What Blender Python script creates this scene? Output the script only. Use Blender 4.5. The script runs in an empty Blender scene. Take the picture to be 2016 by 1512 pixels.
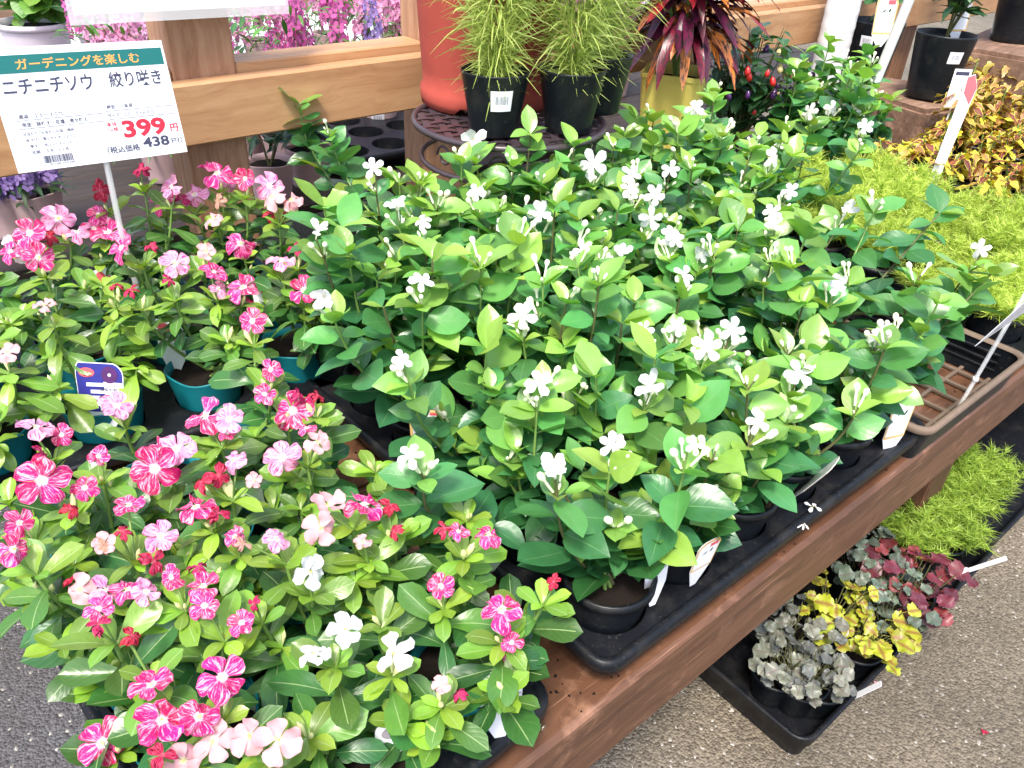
import bpy, math, random
from mathutils import Vector as V, Matrix, noise as mnoise
rnd = random.Random(7)
sc = bpy.context.scene
COL = sc.collection
PI = math.pi

# ---------------------------------------------------------------- camera
YAW, PITCH, ROLL, FPX = 0.72614, 0.59107, -0.05222, 1556.66   # from the vanishing points of bench and wall
CAM = V((0, 0, 0.69))                                          # bench top is z = 0
_f = V((math.sin(YAW)*math.cos(PITCH), math.cos(YAW)*math.cos(PITCH), -math.sin(PITCH)))
_r0 = V((math.cos(YAW), -math.sin(YAW), 0)); _d0 = _f.cross(_r0)
_r = math.cos(ROLL)*_r0 + math.sin(ROLL)*_d0
_d = -math.sin(ROLL)*_r0 + math.cos(ROLL)*_d0
cd = bpy.data.cameras.new('camera'); cam = bpy.data.objects.new('camera', cd); COL.objects.link(cam)
cam.matrix_world = Matrix(((_r.x, -_d.x, -_f.x, CAM.x), (_r.y, -_d.y, -_f.y, CAM.y), (_r.z, -_d.z, -_f.z, CAM.z), (0, 0, 0, 1)))
cd.sensor_width = 36; cd.lens = FPX/2016*36; cd.clip_start = 0.02; cd.clip_end = 500
sc.camera = cam
# ---------------------------------------------------------------- world, sun, exposure
SUN = V((-0.38, -0.28, 0.88)).normalized()
EL = math.asin(SUN.z); AZ = math.atan2(SUN.x, SUN.y)
w = bpy.data.worlds.new('World'); sc.world = w; w.use_nodes = True
nt = w.node_tree; bg = nt.nodes['Background']
sky = nt.nodes.new('ShaderNodeTexSky'); sky.sky_type = 'NISHITA'; sky.sun_disc = False
sky.sun_elevation = EL; sky.sun_rotation = AZ; sky.dust_density = 3.0; sky.air_density = 1.0
hs = nt.nodes.new('ShaderNodeHueSaturation'); hs.inputs['Saturation'].default_value = 0.95   # thin cloud
nt.links.new(sky.outputs[0], hs.inputs['Color']); nt.links.new(hs.outputs[0], bg.inputs[0])
bg.inputs[1].default_value = 0.135
sd = bpy.data.lights.new('sun', 'SUN'); sd.energy = 1.5; sd.angle = math.radians(11); sd.color = (1.0, 0.95, 0.85)
so = bpy.data.objects.new('sun', sd); COL.objects.link(so); so.location = (0, 0, 5)
so.rotation_euler = SUN.to_track_quat('Z', 'Y').to_euler()
sc.view_settings.view_transform = 'Standard'; sc.view_settings.look = 'None'
sc.view_settings.gamma = 1; sc.view_settings.exposure = 1.62

# ---------------------------------------------------------------- helpers
def ray(x, y): return (x-1008)/FPX*_r + (y-756)/FPX*_d + _f
def atz(x, y, z): v = ray(x, y); return CAM + v*((z-CAM.z)/v.z)
def aty(x, y, Y): v = ray(x, y); return CAM + v*(Y/v.y)
def depth(P): return (V(P)-CAM).dot(_f)
def tag(o, label=None, cat=None, group=None, kind=None):
    if label: o['label'] = label
    if cat: o['category'] = cat
    if group: o['group'] = group
    if kind: o['kind'] = kind
    return o
def thing(name, loc, label, cat, group=None, rz=0):
    o = bpy.data.objects.new(name, None); COL.objects.link(o); o.location = loc; o.rotation_euler = (0, 0, rz)
    o.empty_display_size = 0.02
    return tag(o, label, cat, group)
def ob(name, mesh, parent=None, M=None, color=None):
    o = bpy.data.objects.new(name, mesh); COL.objects.link(o)
    if parent: o.parent = parent
    if M is not None: o.matrix_basis = M
    if color: o.color = (color[0], color[1], color[2], 1)
    return o
def basis(p, x, n, s=1.0, sy=None):
    x = V(x).normalized(); n = V(n)
    z = n - n.dot(x)*x
    if z.length < 1e-4: z = V((1, 0, 0)) - x.x*x
    z.normalize(); y = z.cross(x); sy = s if sy is None else sy
    return Matrix(((x.x*s, y.x*sy, z.x*s, p[0]), (x.y*s, y.y*sy, z.y*s, p[1]), (x.z*s, y.z*sy, z.z*s, p[2]), (0, 0, 0, 1)))
def T(x, y, z): return Matrix.Translation((x, y, z))
def Rz(a): return Matrix.Rotation(a, 4, 'Z')

class MB:
    """collects faces, then builds ONE mesh"""
    def __init__(s): s.v = []; s.f = []; s.uv = []; s.smooth = []; s.mi = []
    def quad(s, pts, uvs=None, smooth=False, mi=0):
        i = len(s.v); s.v += [tuple(p) for p in pts]; n = len(pts)
        s.f.append(tuple(range(i, i+n))); s.uv.append(uvs or [(0, 0)]*n); s.smooth.append(smooth); s.mi.append(mi)
    def grid(s, P, smooth=True, closeu=False, closev=False, mi=0):
        """P[i][j] points shared"""
        nu, nv = len(P), len(P[0]); i0 = len(s.v)
        for r in P: s.v += [tuple(p) for p in r]
        for i in range(nu if closeu else nu-1):
            for j in range(nv if closev else nv-1):
                a, b = i, (i+1) % nu; c, d = j, (j+1) % nv
                s.f.append((i0+a*nv+c, i0+b*nv+c, i0+b*nv+d, i0+a*nv+d))
                u0, u1, w0, w1 = i/(nu-1 if nu > 1 else 1), (i+1)/(nu-1), j/(nv-1), (j+1)/(nv-1)
                s.uv.append([(u0, w0), (u1, w0), (u1, w1), (u0, w1)]); s.smooth.append(smooth); s.mi.append(mi)
    def box(s, lo, hi, bev=0.0, mi=0, M=None):
        x0, y0, z0 = lo; x1, y1, z1 = hi
        b = min(bev, (x1-x0)*.45, (y1-y0)*.45, (z1-z0)*.45)
        if b <= 0:
            c = [V((x, y, z)) for x in (x0, x1) for y in (y0, y1) for z in (z0, z1)]
            if M: c = [M @ p for p in c]
            for q in ((0, 1, 3, 2), (4, 6, 7, 5), (0, 4, 5, 1), (2, 3, 7, 6), (0, 2, 6, 4), (1, 5, 7, 3)):
                s.quad([c[k] for k in q], mi=mi)
            return
        # bevelled box: corners split in three
        i0 = len(s.v); idx = {}
        for ix in (0, 1):
            for iy in (0, 1):
                for iz in (0, 1):
                    for ax in range(3):
                        p = [x1 if ix else x0, y1 if iy else y0, z1 if iz else z0]
                        sg = [-1 if ix else 1, -1 if iy else 1, -1 if iz else 1]
                        for k in range(3):
                            if k != ax: p[k] += sg[k]*b
                        p = V(p)
                        if M: p = M @ p
                        idx[(ix, iy, iz, ax)] = len(s.v); s.v.append(tuple(p))
        def F(l, ref):
            pts = [V(s.v[k]) for k in l]
            s.f.append(tuple(l)); s.uv.append([(0, 0)]*len(l)); s.smooth.append(False); s.mi.append(mi)
        for ax in range(3):
            o1, o2 = [k for k in range(3) if k != ax]
            for v in (0, 1):
                l = []
                for (a, c) in ((0, 0), (1, 0), (1, 1), (0, 1)):
                    k = [0, 0, 0]; k[ax] = v; k[o1] = a; k[o2] = c; l.append(idx[(*k, ax)])
                if (v == 1) == (ax == 1): l.reverse()
                F(l, None)
        for ax in range(3):       # edges along ax
            o1, o2 = [k for k in range(3) if k != ax]
            for a in (0, 1):
                for c in (0, 1):
                    k0 = [0, 0, 0]; k1 = [0, 0, 0]; k1[ax] = 1
                    for k in (k0, k1): k[o1] = a; k[o2] = c
                    l = [idx[(*k0, o1)], idx[(*k1, o1)], idx[(*k1, o2)], idx[(*k0, o2)]]
                    F(l, None)
        for ix in (0, 1):
            for iy in (0, 1):
                for iz in (0, 1):
                    F([idx[(ix, iy, iz, k)] for k in range(3)], None)
    def tube(s, pts, r, n=6, mi=0, cap=True):
        pts = [V(p) for p in pts]; R = r if isinstance(r, (list, tuple)) else [r]*len(pts)
        rows = []; up = V((0, 0, 1)); prev = None
        for i, p in enumerate(pts):
            t = (pts[min(i+1, len(pts)-1)] - pts[max(i-1, 0)])
            if t.length < 1e-7: t = V((0, 0, 1))
            t.normalize()
            if prev is None:
                a = t.cross(V((0.13, 0.97, 0.2)));
                if a.length < .1: a = t.cross(V((1, 0, 0)))
            else: a = prev - prev.dot(t)*t
            a.normalize(); prev = a; b = t.cross(a)
            rows.append([p + R[i]*(math.cos(2*PI*k/n)*a + math.sin(2*PI*k/n)*b) for k in range(n)])
        s.grid(rows, True, False, True, mi)
        if cap:
            s.quad(list(reversed(rows[0])), mi=mi); s.quad(rows[-1], mi=mi)
    def lathe(s, prof, n=28, c=(0, 0), mi=0, fn=None, smooth=True):
        rows = []
        for (r, z) in prof:
            row = []
            for k in range(n):
                a = 2*PI*k/n; rr, zz = (r, z) if fn is None else fn(r, z, a)
                row.append((c[0]+rr*math.cos(a), c[1]+rr*math.sin(a), zz))
            rows.append(row)
        s.grid(rows, smooth, False, True, mi)
    def disc(s, r, z, n=28, c=(0, 0), mi=0, flip=False):
        pts = [(c[0]+r*math.cos(2*PI*k/n), c[1]+r*math.sin(2*PI*k/n), z) for k in range(n)]
        s.quad(pts[::-1] if flip else pts, mi=mi)
    def mesh(s, name, *mats):
        m = bpy.data.meshes.new(name); m.from_pydata(s.v, [], s.f)
        uv = m.uv_layers.new(name='UVMap')
        flat = [c for u in s.uv for p in u for c in p]
        uv.data.foreach_set('uv', flat)
        m.polygons.foreach_set('use_smooth', s.smooth); m.polygons.foreach_set('material_index', s.mi)
        for a in mats: m.materials.append(a)
        m.validate(); m.update()
        return m
def recalc(m):
    import bmesh
    b = bmesh.new(); b.from_mesh(m); bmesh.ops.recalc_face_normals(b, faces=b.faces); b.to_mesh(m); b.free(); return m
def boxmesh(name, lo, hi, mat, bev=0.002, M=None):
    b = MB(); b.box(lo, hi, bev, M=M); return recalc(b.mesh(name, mat))

# ---------------------------------------------------------------- materials
class N:
    """tiny node builder"""
    def __init__(s, name):
        s.m = bpy.data.materials.new(name); s.m.use_nodes = True; s.t = s.m.node_tree; s.p = s.t.nodes['Principled BSDF']
        s.out = s.t.nodes['Material Output']
    def n(s, typ, **kw):
        x = s.t.nodes.new(typ)
        for k, v in kw.items():
            if k.startswith('i_'):
                key = k[2:]; key = int(key) if key.isdigit() else key.replace('_', ' ')
                s.set(x.inputs[key], v)
            else: setattr(x, k, v)
        return x
    def set(s, inp, v):
        if hasattr(v, 'is_output') or isinstance(v, bpy.types.NodeSocket): s.t.links.new(v, inp)
        elif isinstance(v, (tuple, list)) and len(v) == 3 and len(inp.default_value) == 4: inp.default_value = (*v, 1)
        else: inp.default_value = v
    def P(s, **kw):
        for k, v in kw.items(): s.set(s.p.inputs[k.replace('_', ' ')], v)
        return s
    def math(s, op, a, b=0.0, c=0.0, clamp=False):
        x = s.n('ShaderNodeMath', operation=op, use_clamp=clamp); s.set(x.inputs[0], a); s.set(x.inputs[1], b); s.set(x.inputs[2], c); return x.outputs[0]
    def mix(s, f, a, b, mode='MIX'):
        x = s.n('ShaderNodeMix', data_type='RGBA', blend_type=mode); s.set(x.inputs[0], f); s.set(x.inputs[6], a); s.set(x.inputs[7], b); return x.outputs[2]
    def ramp(s, f, stops):
        x = s.n('ShaderNodeValToRGB'); s.set(x.inputs[0], f); e = x.color_ramp.elements
        while len(e) < len(stops): e.new(0.5)
        for k, (p, c) in enumerate(stops): e[k].position = p; e[k].color = (*c, 1) if len(c) == 3 else c
        return x.outputs[0]
    def noise(s, vec, scale, detail=3, rough=.55, dist=0):
        x = s.n('ShaderNodeTexNoise'); s.set(x.inputs['Vector'], vec); x.inputs['Scale'].default_value = scale
        x.inputs['Detail'].default_value = detail; x.inputs['Roughness'].default_value = rough; x.inputs['Distortion'].default_value = dist
        return x.outputs[0]
    def coord(s, which='Object'): return s.n('ShaderNodeTexCoord').outputs[which]
    def sep(s, v): x = s.n('ShaderNodeSeparateXYZ'); s.set(x.inputs[0], v); return x.outputs
    def comb(s, a, b, c=0.0): x = s.n('ShaderNodeCombineXYZ'); s.set(x.inputs[0], a); s.set(x.inputs[1], b); s.set(x.inputs[2], c); return x.outputs[0]
    def mapping(s, v, sc): x = s.n('ShaderNodeMapping'); s.set(x.inputs[0], v); x.inputs['Scale'].default_value = sc; return x.outputs[0]
    def bump(s, h, strength=.3, dist=.002): x = s.n('ShaderNodeBump'); s.set(x.inputs['Height'], h); x.inputs['Strength'].default_value = strength; x.inputs['Distance'].default_value = dist; s.set(s.p.inputs['Normal'], x.outputs[0]); return x.outputs[0]
    def trans(s, fac, col):
        """mix in light that shines through thin leaves"""
        tr = s.n('ShaderNodeBsdfTranslucent'); s.set(tr.inputs[0], col)
        mx = s.n('ShaderNodeMixShader'); mx.inputs[0].default_value = fac
        s.t.links.new(s.p.outputs[0], mx.inputs[1]); s.t.links.new(tr.outputs[0], mx.inputs[2]); s.t.links.new(mx.outputs[0], s.out.inputs[0]); return s

def plain(name, col, rough=.5, spec=.5, bumpy=0, var=0.0, scale=60):
    a = N(name); c = a.coord()
    if var: col = a.mix(a.noise(c, scale, 3), tuple(x*(1-var) for x in col), tuple(min(1, x*(1+var)) for x in col))
    a.P(Base_Color=col, Roughness=rough); a.p.inputs['Specular IOR Level'].default_value = spec
    if bumpy: a.bump(a.noise(c, scale*4, 2), bumpy, .0008)
    return a.m

def leafmat(name, tint, vein, veinw=.03, side=9, sidestr=.35, rough=.38, transl=.25, tcol=None, spec=.5, margin=None):
    a = N(name); oi = a.n('ShaderNodeObjectInfo'); uv = a.sep(a.coord('UV'))
    u, v = uv[0], uv[1]
    base = oi.outputs['Color'] if tint is None else a.mix(1.0, oi.outputs['Color'], tint, 'MULTIPLY')
    av = a.math('ABSOLUTE', a.math('SUBTRACT', v, .5))
    obj = a.coord()
    nz = a.noise(obj, 5, 3)
    c = a.mix(a.math('MULTIPLY', nz, .55), base, a.mix(1.0, base, (.55, .62, .5), 'MULTIPLY'))
    # random lightness per leaf
    r = oi.outputs['Random']
    hsv = a.n('ShaderNodeHueSaturation'); a.set(hsv.inputs['Color'], c)
    a.set(hsv.inputs['Value'], a.math('ADD', a.math('MULTIPLY', r, .5), .75)); a.set(hsv.inputs['Hue'], a.math('ADD', a.math('MULTIPLY', r, .03), .487)); c = hsv.outputs[0]
    mid = a.math('SUBTRACT', 1.0, a.math('DIVIDE', av, veinw), clamp=True)
    ph = a.math('MULTIPLY', a.math('SUBTRACT', u, a.math('MULTIPLY', av, .7)), side*2*PI)
    sv = a.math('POWER', a.math('ABSOLUTE', a.math('SINE', a.math('MULTIPLY', ph, .5))), 12.0)
    sv = a.math('MULTIPLY', sv, sidestr)
    c = a.mix(a.math('MULTIPLY', sv, .5), c, a.mix(.5, c, vein))
    c = a.mix(a.math('MULTIPLY', mid, .85), c, vein)
    if margin:
        c = a.mix(a.math('MULTIPLY', a.math('SUBTRACT', av, .36), 8.0, clamp=True), c, margin)
    bl = a.ramp(a.noise(a.comb(a.math('ADD', a.math('MULTIPLY', u, 3.0), a.math('MULTIPLY', r, 50.0)), a.math('MULTIPLY', v, 3.0)), 1.6, 3, .6), [(.66, (0, 0, 0)), (.74, (1, 1, 1))])
    c = a.mix(a.math('MULTIPLY', bl, .45), c, a.mix(.6, c, (.30, .30, .06)))
    a.P(Base_Color=c, Roughness=rough, Coat_Weight=.22, Coat_Roughness=.28); a.p.inputs['Specular IOR Level'].default_value = spec
    h = a.math('ADD', a.math('MULTIPLY', sv, -1.0), a.math('MULTIPLY', mid, -1.2))
    h = a.math('ADD', h, a.math('MULTIPLY', a.noise(obj, 4, 1), .6))
    a.bump(h, .08, .02)
    a.trans(transl, a.mix(1.0, c, tcol or (1.6, 1.5, .5), 'MULTIPLY'))
    return a.m

M = {}
M['jas_leaf'] = leafmat('jasmine_leaf', None, (.20, .36, .15), .016, 6, .10, rough=.34, transl=.30, spec=.6)
M['vin_leaf'] = leafmat('vinca_leaf', None, (.40, .55, .24), .030, 7, .14, rough=.32, transl=.30, spec=.6)
M['gen_leaf'] = leafmat('plant_leaf', None, (.25, .36, .14), .03, 7, .3, rough=.42, transl=.25)
M['coleus'] = leafmat('coleus_leaf', None, (.45, .33, .04), .05, 6, .4, rough=.5, transl=.2, margin=(.74, .66, .06), tcol=(1.3, 1.1, .4))
M['heuch'] = leafmat('heuchera_leaf', None, (.10, .04, .05), .05, 5, .5, rough=.5, transl=.1, tcol=(1, 1, .8))
M['heuch_y'] = leafmat('yellow_heuchera_leaf', None, (.22, .06, .03), .20, 5, .3, rough=.5, transl=.15, tcol=(1.2, 1.1, .4))
def crotonmat():
    a = N('croton_leaf'); oi = a.n('ShaderNodeObjectInfo'); uv = a.sep(a.coord('UV'))
    nz = a.noise(a.comb(a.math('MULTIPLY', uv[0], 9.0), a.math('MULTIPLY', uv[1], 4.0), a.math('MULTIPLY', oi.outputs['Random'], 20.0)), 1.2, 4, .6)
    c = a.mix(a.ramp(nz, [(.40, (0, 0, 0)), (.52, (1, 1, 1))]), (.018, .014, .012), oi.outputs['Color'])
    a.P(Base_Color=c, Roughness=.32); a.bump(nz, .2, .004); a.trans(.08, c); return a.m
M['croton'] = crotonmat()
def petalmat(name, base, streak=None, rough=.55, transl=.25, eye=(.95, .9, .88), eyer=.22, edge=None):
    a = N(name); oi = a.n('ShaderNodeObjectInfo'); uv = a.sep(a.coord('UV')); u, v = uv[0], uv[1]
    c = base
    if streak:
        # rays from the eye: stretched noise along the petal
        vv = a.math('SUBTRACT', v, .5)
        nz = a.noise(a.comb(a.math('MULTIPLY', u, 1.3), a.math('MULTIPLY', vv, 5.5), a.math('MULTIPLY', oi.outputs['Random'], 40.0)), 1.6, 3, .7)
        fl = a.noise(a.comb(a.math('MULTIPLY', u, 7.0), a.math('MULTIPLY', vv, 16.0), a.math('MULTIPLY', oi.outputs['Random'], 70.0)), 1.5, 2, .6)
        k = a.math('MAXIMUM', a.ramp(nz, [(.50, (0, 0, 0)), (.63, (1, 1, 1))]), a.math('MULTIPLY', a.ramp(fl, [(.62, (0, 0, 0)), (.70, (1, 1, 1))]), .7))
        c = a.mix(k, base, streak)
        hsv = a.n('ShaderNodeHueSaturation'); a.set(hsv.inputs['Color'], c); a.set(hsv.inputs['Hue'], a.math('ADD', a.math('MULTIPLY', oi.outputs['Random'], .03), .48)); c = hsv.outputs[0]
    e = a.math('MULTIPLY', a.math('SUBTRACT', eyer, u), 9.0, clamp=True)
    c = a.mix(e, c, eye)
    a.P(Base_Color=c, Roughness=rough); a.p.inputs['Specular IOR Level'].default_value = .25
    a.bump(a.noise(a.comb(a.math('MULTIPLY', u, 2.0), a.math('MULTIPLY', v, 22.0)), 1.0, 2), .25, .01)
    a.trans(transl, c); return a.m
M['pet_streak'] = petalmat('streaked_petal', (.68, .012, .15), (.86, .52, .66))
M['pet_light'] = petalmat('light_streaked_petal', (.80, .42, .58), (.68, .02, .19))
M['pet_pale'] = petalmat('pale_pink_petal', (.76, .40, .42), None, eye=(.85, .74, .45))
M['pet_white'] = petalmat('white_petal', (.76, .76, .74), None, eye=(.74, .70, .42), eyer=.16)
M['pet_crim'] = petalmat('wilted_petal', (.42, .008, .045), (.66, .12, .20), eye=(.6, .1, .15))
M['pet_tan'] = petalmat('dry_petal', (.50, .27, .20), (.62, .40, .30), eye=(.5, .3, .2))
M['eye'] = plain('flower_eye', (.80, .62, .12), .6)
M['tube'] = plain('flower_tube', (.62, .66, .36), .5)
M['bud'] = plain('flower_bud', (.66, .66, .30), .5)
M['jbud'] = plain('jasmine_bud', (.86, .84, .62), .5)
M['stem_g'] = plain('green_stem', (.16, .27, .06), .5, var=.2)
M['stem_d'] = plain('brown_green_stem', (.10, .10, .035), .6, var=.3)
M['soil'] = plain('potting_soil', (.013, .009, .007), .95, .2, bumpy=1.0, var=.5, scale=120)
M['black_pl'] = plain('black_plastic', (.006, .008, .011), .36, .28, bumpy=.05, var=.25, scale=25)
M['tray_pl'] = plain('black_tray_plastic', (.007, .008, .011), .42, .26, bumpy=.08, var=.35, scale=18)
for nm in ('black_pl', 'tray_pl'):
    a = N.__new__(N); a.m = M[nm]; a.t = a.m.node_tree; a.p = a.t.nodes['Principled BSDF']; src = a.p.inputs['Base Color'].links[0].from_socket
    g = a.coord(); k1 = a.ramp(a.noise(g, 22, 5, .7), [(.50, (0, 0, 0)), (.72, (1, 1, 1))]); k2 = a.ramp(a.noise(g, 260, 2, .6), [(.64, (0, 0, 0)), (.70, (1, 1, 1))])
    a.set(a.p.inputs['Base Color'], a.mix(a.math('MAXIMUM', a.math('MULTIPLY', k1, .30), a.math('MULTIPLY', k2, .45)), src, (.075, .066, .055)))
M['teal'] = plain('teal_plastic', (.004, .18, .215), .45, .5, bumpy=.05, var=.12, scale=30)
M['white_pl'] = plain('white_plastic', (.80, .80, .78), .4, var=.04)
M['grey_pl'] = plain('pale_grey_plastic', (.52, .53, .50), .45, var=.08)
M['pink_pot'] = plain('dusty_pink_plastic', (.52, .36, .36), .6, var=.08)
M['pale_pot'] = plain('pale_lilac_plastic', (.70, .62, .68), .6, var=.05)
M['terra'] = plain('terracotta_plastic', (.36, .062, .044), .85, .3, bumpy=.35, var=.12, scale=30)
M['yellow'] = plain('yellow_plastic', (.74, .62, .14), .45, var=.05)
M['iron'] = plain('bronzed_iron', (.05, .037, .045), .35, .6, bumpy=.1, var=.4, scale=40)
M['paper'] = plain('white_card', (.84, .84, .87), .35, var=.01)
M['ink'] = plain('dark_ink', (.045, .045, .085), .5)
M['ink_red'] = plain('red_ink', (.62, .015, .04), .5)
M['ink_green'] = plain('green_band', (.004, .135, .125), .5)
M['ink_orange'] = plain('orange_ink', (.90, .38, .08), .5)
M['ink_blue'] = plain('blue_ink', (.02, .05, .25), .5)
M['ink_indigo'] = plain('indigo_print', (.02, .02, .22), .5, var=.4, scale=90)
M['ink_purple'] = plain('purple_print', (.07, .01, .10), .5, var=.6, scale=200)
M['ink_tan'] = plain('tan_print', (.72, .46, .17), .5)
M['ink_pink'] = plain('pink_print', (.80, .17, .22), .5, var=.4, scale=150)
M['ink_lred'] = plain('light_red_print', (.72, .10, .12), .5)
M['ink_leaf'] = plain('dark_green_print', (.02, .07, .04), .5)
M['ink_grey'] = plain('grey_print', (.35, .30, .34), .5, var=.3, scale=100)
M['steel'] = plain('zinc_steel', (.62, .55, .42), .35); M['steel'].node_tree.nodes['Principled BSDF'].inputs['Metallic'].default_value = .9
def clearmat():
    a = N('clear_plastic'); a.P(Base_Color=(.97, .98, .98), Roughness=.1, Alpha=.30); a.p.inputs['IOR'].default_value = 1.45; return a.m
M['clear'] = clearmat()
def woodmat(name, dark, mid, light, sx=1.0, wear=0.0, rough=.6, knots=True, axis=0):
    a = N(name); oi = a.n('ShaderNodeObjectInfo'); g = a.coord()
    of = a.n('ShaderNodeVectorMath', operation='ADD'); a.set(of.inputs[0], g); a.set(of.inputs[1], a.comb(a.math('MULTIPLY', oi.outputs['Random'], 31.0), a.math('MULTIPLY', oi.outputs['Random'], 17.0)))
    g = of.outputs[0]
    S = [70.0, 70.0, 70.0]; S[axis] = 3.0*sx
    warp = a.noise(g, 6, 2)
    gg = a.mapping(g, tuple(S)); ad = a.n('ShaderNodeVectorMath', operation='ADD'); a.set(ad.inputs[0], gg); a.set(ad.inputs[1], a.comb(0, a.math('MULTIPLY', warp, 5.0), a.math('MULTIPLY', warp, 5.0)))
    gr = a.noise(ad.outputs[0], 1.0, 4, .6)
    big = a.noise(a.mapping(g, tuple(x*.12 for x in S)), 1.0, 3, .5)
    c = a.ramp(a.math('ADD', a.math('MULTIPLY', gr, .6), a.math('MULTIPLY', big, .4)), [(.32, dark), (.50, mid), (.68, light)])
    if knots:
        vo = a.n('ShaderNodeTexVoronoi'); S2 = [9.0]*3; S2[axis] = 4.0; a.set(vo.inputs['Vector'], a.mapping(g, tuple(S2))); vo.inputs['Scale'].default_value = 1.0
        kd = a.math('SUBTRACT', 1.0, a.math('MULTIPLY', vo.outputs['Distance'], 7.0), clamp=True)
        c = a.mix(a.math('MULTIPLY', kd, .8), c, tuple(x*.45 for x in dark))
    if wear:
        wn = a.noise(g, 14, 5, .7); c = a.mix(a.math('MULTIPLY', a.ramp(wn, [(.56, (0, 0, 0)), (.70, (1, 1, 1))]), wear), c, tuple(min(1, x*2.4+.05) for x in light))
        S3 = [260.0]*3; S3[axis] = 9.0; sc_n = a.noise(a.mapping(g, tuple(S3)), 1.0, 2, .5); c = a.mix(a.math('MULTIPLY', a.ramp(sc_n, [(.66, (0, 0, 0)), (.72, (1, 1, 1))]), wear*1.3), c, tuple(min(1, x*2.2+.04) for x in light))
        wn2 = a.noise(g, 5, 4, .7); c = a.mix(a.math('MULTIPLY', a.ramp(wn2, [(.52, (0, 0, 0)), (.66, (1, 1, 1))]), .5), c, dark)
    a.P(Base_Color=c, Roughness=rough); a.bump(gr, .25, .002); return a.m
M['bench'] = woodmat('stained_bench_wood', (.064, .026, .012), (.122, .053, .026), (.180, .084, .044), wear=.40, rough=.48, knots=False)
M['bench_leg'] = woodmat('stained_leg_wood', (.05, .019, .010), (.095, .038, .019), (.14, .058, .03), wear=.15, axis=2, knots=False)
M['pine'] = woodmat('pine_rail_wood', (.34, .165, .075), (.46, .25, .12), (.56, .33, .17), rough=.55)
M['pine_v'] = woodmat('pine_post_wood', (.22, .10, .05), (.38, .20, .11), (.50, .30, .18), rough=.6, axis=2)
M['old'] = woodmat('weathered_block_wood', (.12, .065, .04), (.20, .115, .075), (.30, .18, .12), wear=.35, rough=.85, knots=False)
M['dark_wood'] = woodmat('dark_stained_wood', (.018, .012, .010), (.035, .024, .019), (.06, .042, .034), rough=.7, knots=False)
def groundmat():
    a = N('asphalt'); g = a.coord(); x = a.sep(g)
    vo = a.n('ShaderNodeTexVoronoi'); a.set(vo.inputs['Vector'], g); vo.inputs['Scale'].default_value = 240; vo.inputs['Randomness'].default_value = 1
    cell = a.sep(vo.outputs['Color'])[0]
    big = a.noise(g, 3.0, 4, .6)
    warm = a.ramp(a.math('ADD', a.math('MULTIPLY', x[0], .9), a.math('MULTIPLY', big, .35)), [(.35, (0, 0, 0)), (.80, (1, 1, 1))])   # turns from blue-grey at the bench end to warm brown along x
    c0 = a.mix(cell, (.045, .045, .054), (.135, .135, .150))
    c1 = a.mix(cell, (.095, .076, .052), (.25, .208, .150))
    c = a.mix(warm, c0, c1)
    sp = a.math('GREATER_THAN', cell, .985); c = a.mix(a.math('MULTIPLY', sp, .7), c, (.55, .52, .47))
    c = a.mix(a.math('MULTIPLY', a.ramp(big, [(.4, (0, 0, 0)), (.65, (1, 1, 1))]), .45), c, (.06, .050, .038))
    a.P(Base_Color=c, Roughness=.8)
    d2 = a.noise(g, 260, 3, .6)
    a.bump(a.math('ADD', a.math('MULTIPLY', vo.outputs['Distance'], -1.4), a.math('MULTIPLY', d2, .6)), .8, .003); return a.m
M['ground'] = groundmat()
M['pave'] = plain('pale_concrete', (.52, .53, .52), .85, .3, bumpy=.4, var=.18, scale=8)

# ---------------------------------------------------------------- leaf and petal shapes
def interp(tab, u):
    for (a, b), (c, d) in zip(tab, tab[1:]):
        if u <= c: return b + (d-b)*((u-a)/(c-a) if c > a else 0)
    return tab[-1][1]
def blade(name, tab, mat, nu=7, nv=4, fold=.25, droop=.2, wav=.03, seed=0, side=0.0, cup=0.0, pet=0.0, lobes=0, lobe_amp=0.0):
    """one leaf or petal, length 1 along +X, normal +Z"""
    R = random.Random(seed); P = []
    ph = R.random()*6; tw = R.uniform(-.25, .25)
    for i in range(nu+1):
        u = i/nu; hw = interp(tab, u); row = []
        if lobes: hw *= 1 + lobe_amp*math.sin(u*lobes*2*PI)
        for j in range(nv+1):
            t = j/nv*2-1; y = t*hw
            z = fold*abs(y) - droop*u*u + cup*y*y*4 + wav*math.sin(u*9+ph+t*1.5)*abs(t) + tw*y*u
            x = u - .10*droop*u*u
            row.append((pet + x, y + side*u*u, z - 0))
        P.append(row)
    b = MB(); b.grid(P, True)
    if pet:
        b.tube([(0, 0, -.012), (pet*.6, 0, -.004), (pet+.06, 0, 0)], [.014, .013, .008], 4, cap=False)
    return b.mesh(name, mat)
OV = [(0, .015), (.06, .11), (.16, .20), (.30, .285), (.46, .31), (.62, .285), (.76, .215), (.88, .115), (.95, .045), (1, .0)]
OB = [(0, .03), (.15, .065), (.35, .14), (.55, .205), (.72, .225), (.85, .19), (.94, .12), (1, .0)]
LAN = [(0, .015), (.15, .07), (.4, .12), (.7, .085), (1, 0)]
ROUND = [(0, .12), (.06, .26), (.14, .37), (.25, .45), (.40, .50), (.55, .50), (.70, .455), (.82, .38), (.91, .28), (.97, .16), (1, .02)]
STRAP = [(0, .02), (.12, .05), (.4, .085), (.75, .08), (.93, .05), (1, 0)]
PV = [(0, .05), (.10, .09), (.28, .21), (.48, .36), (.68, .455), (.84, .42), (.94, .28), (1, .06)]
PJ = [(0, .05), (.2, .14), (.45, .25), (.7, .30), (.86, .24), (.96, .12), (1, .02)]
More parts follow.
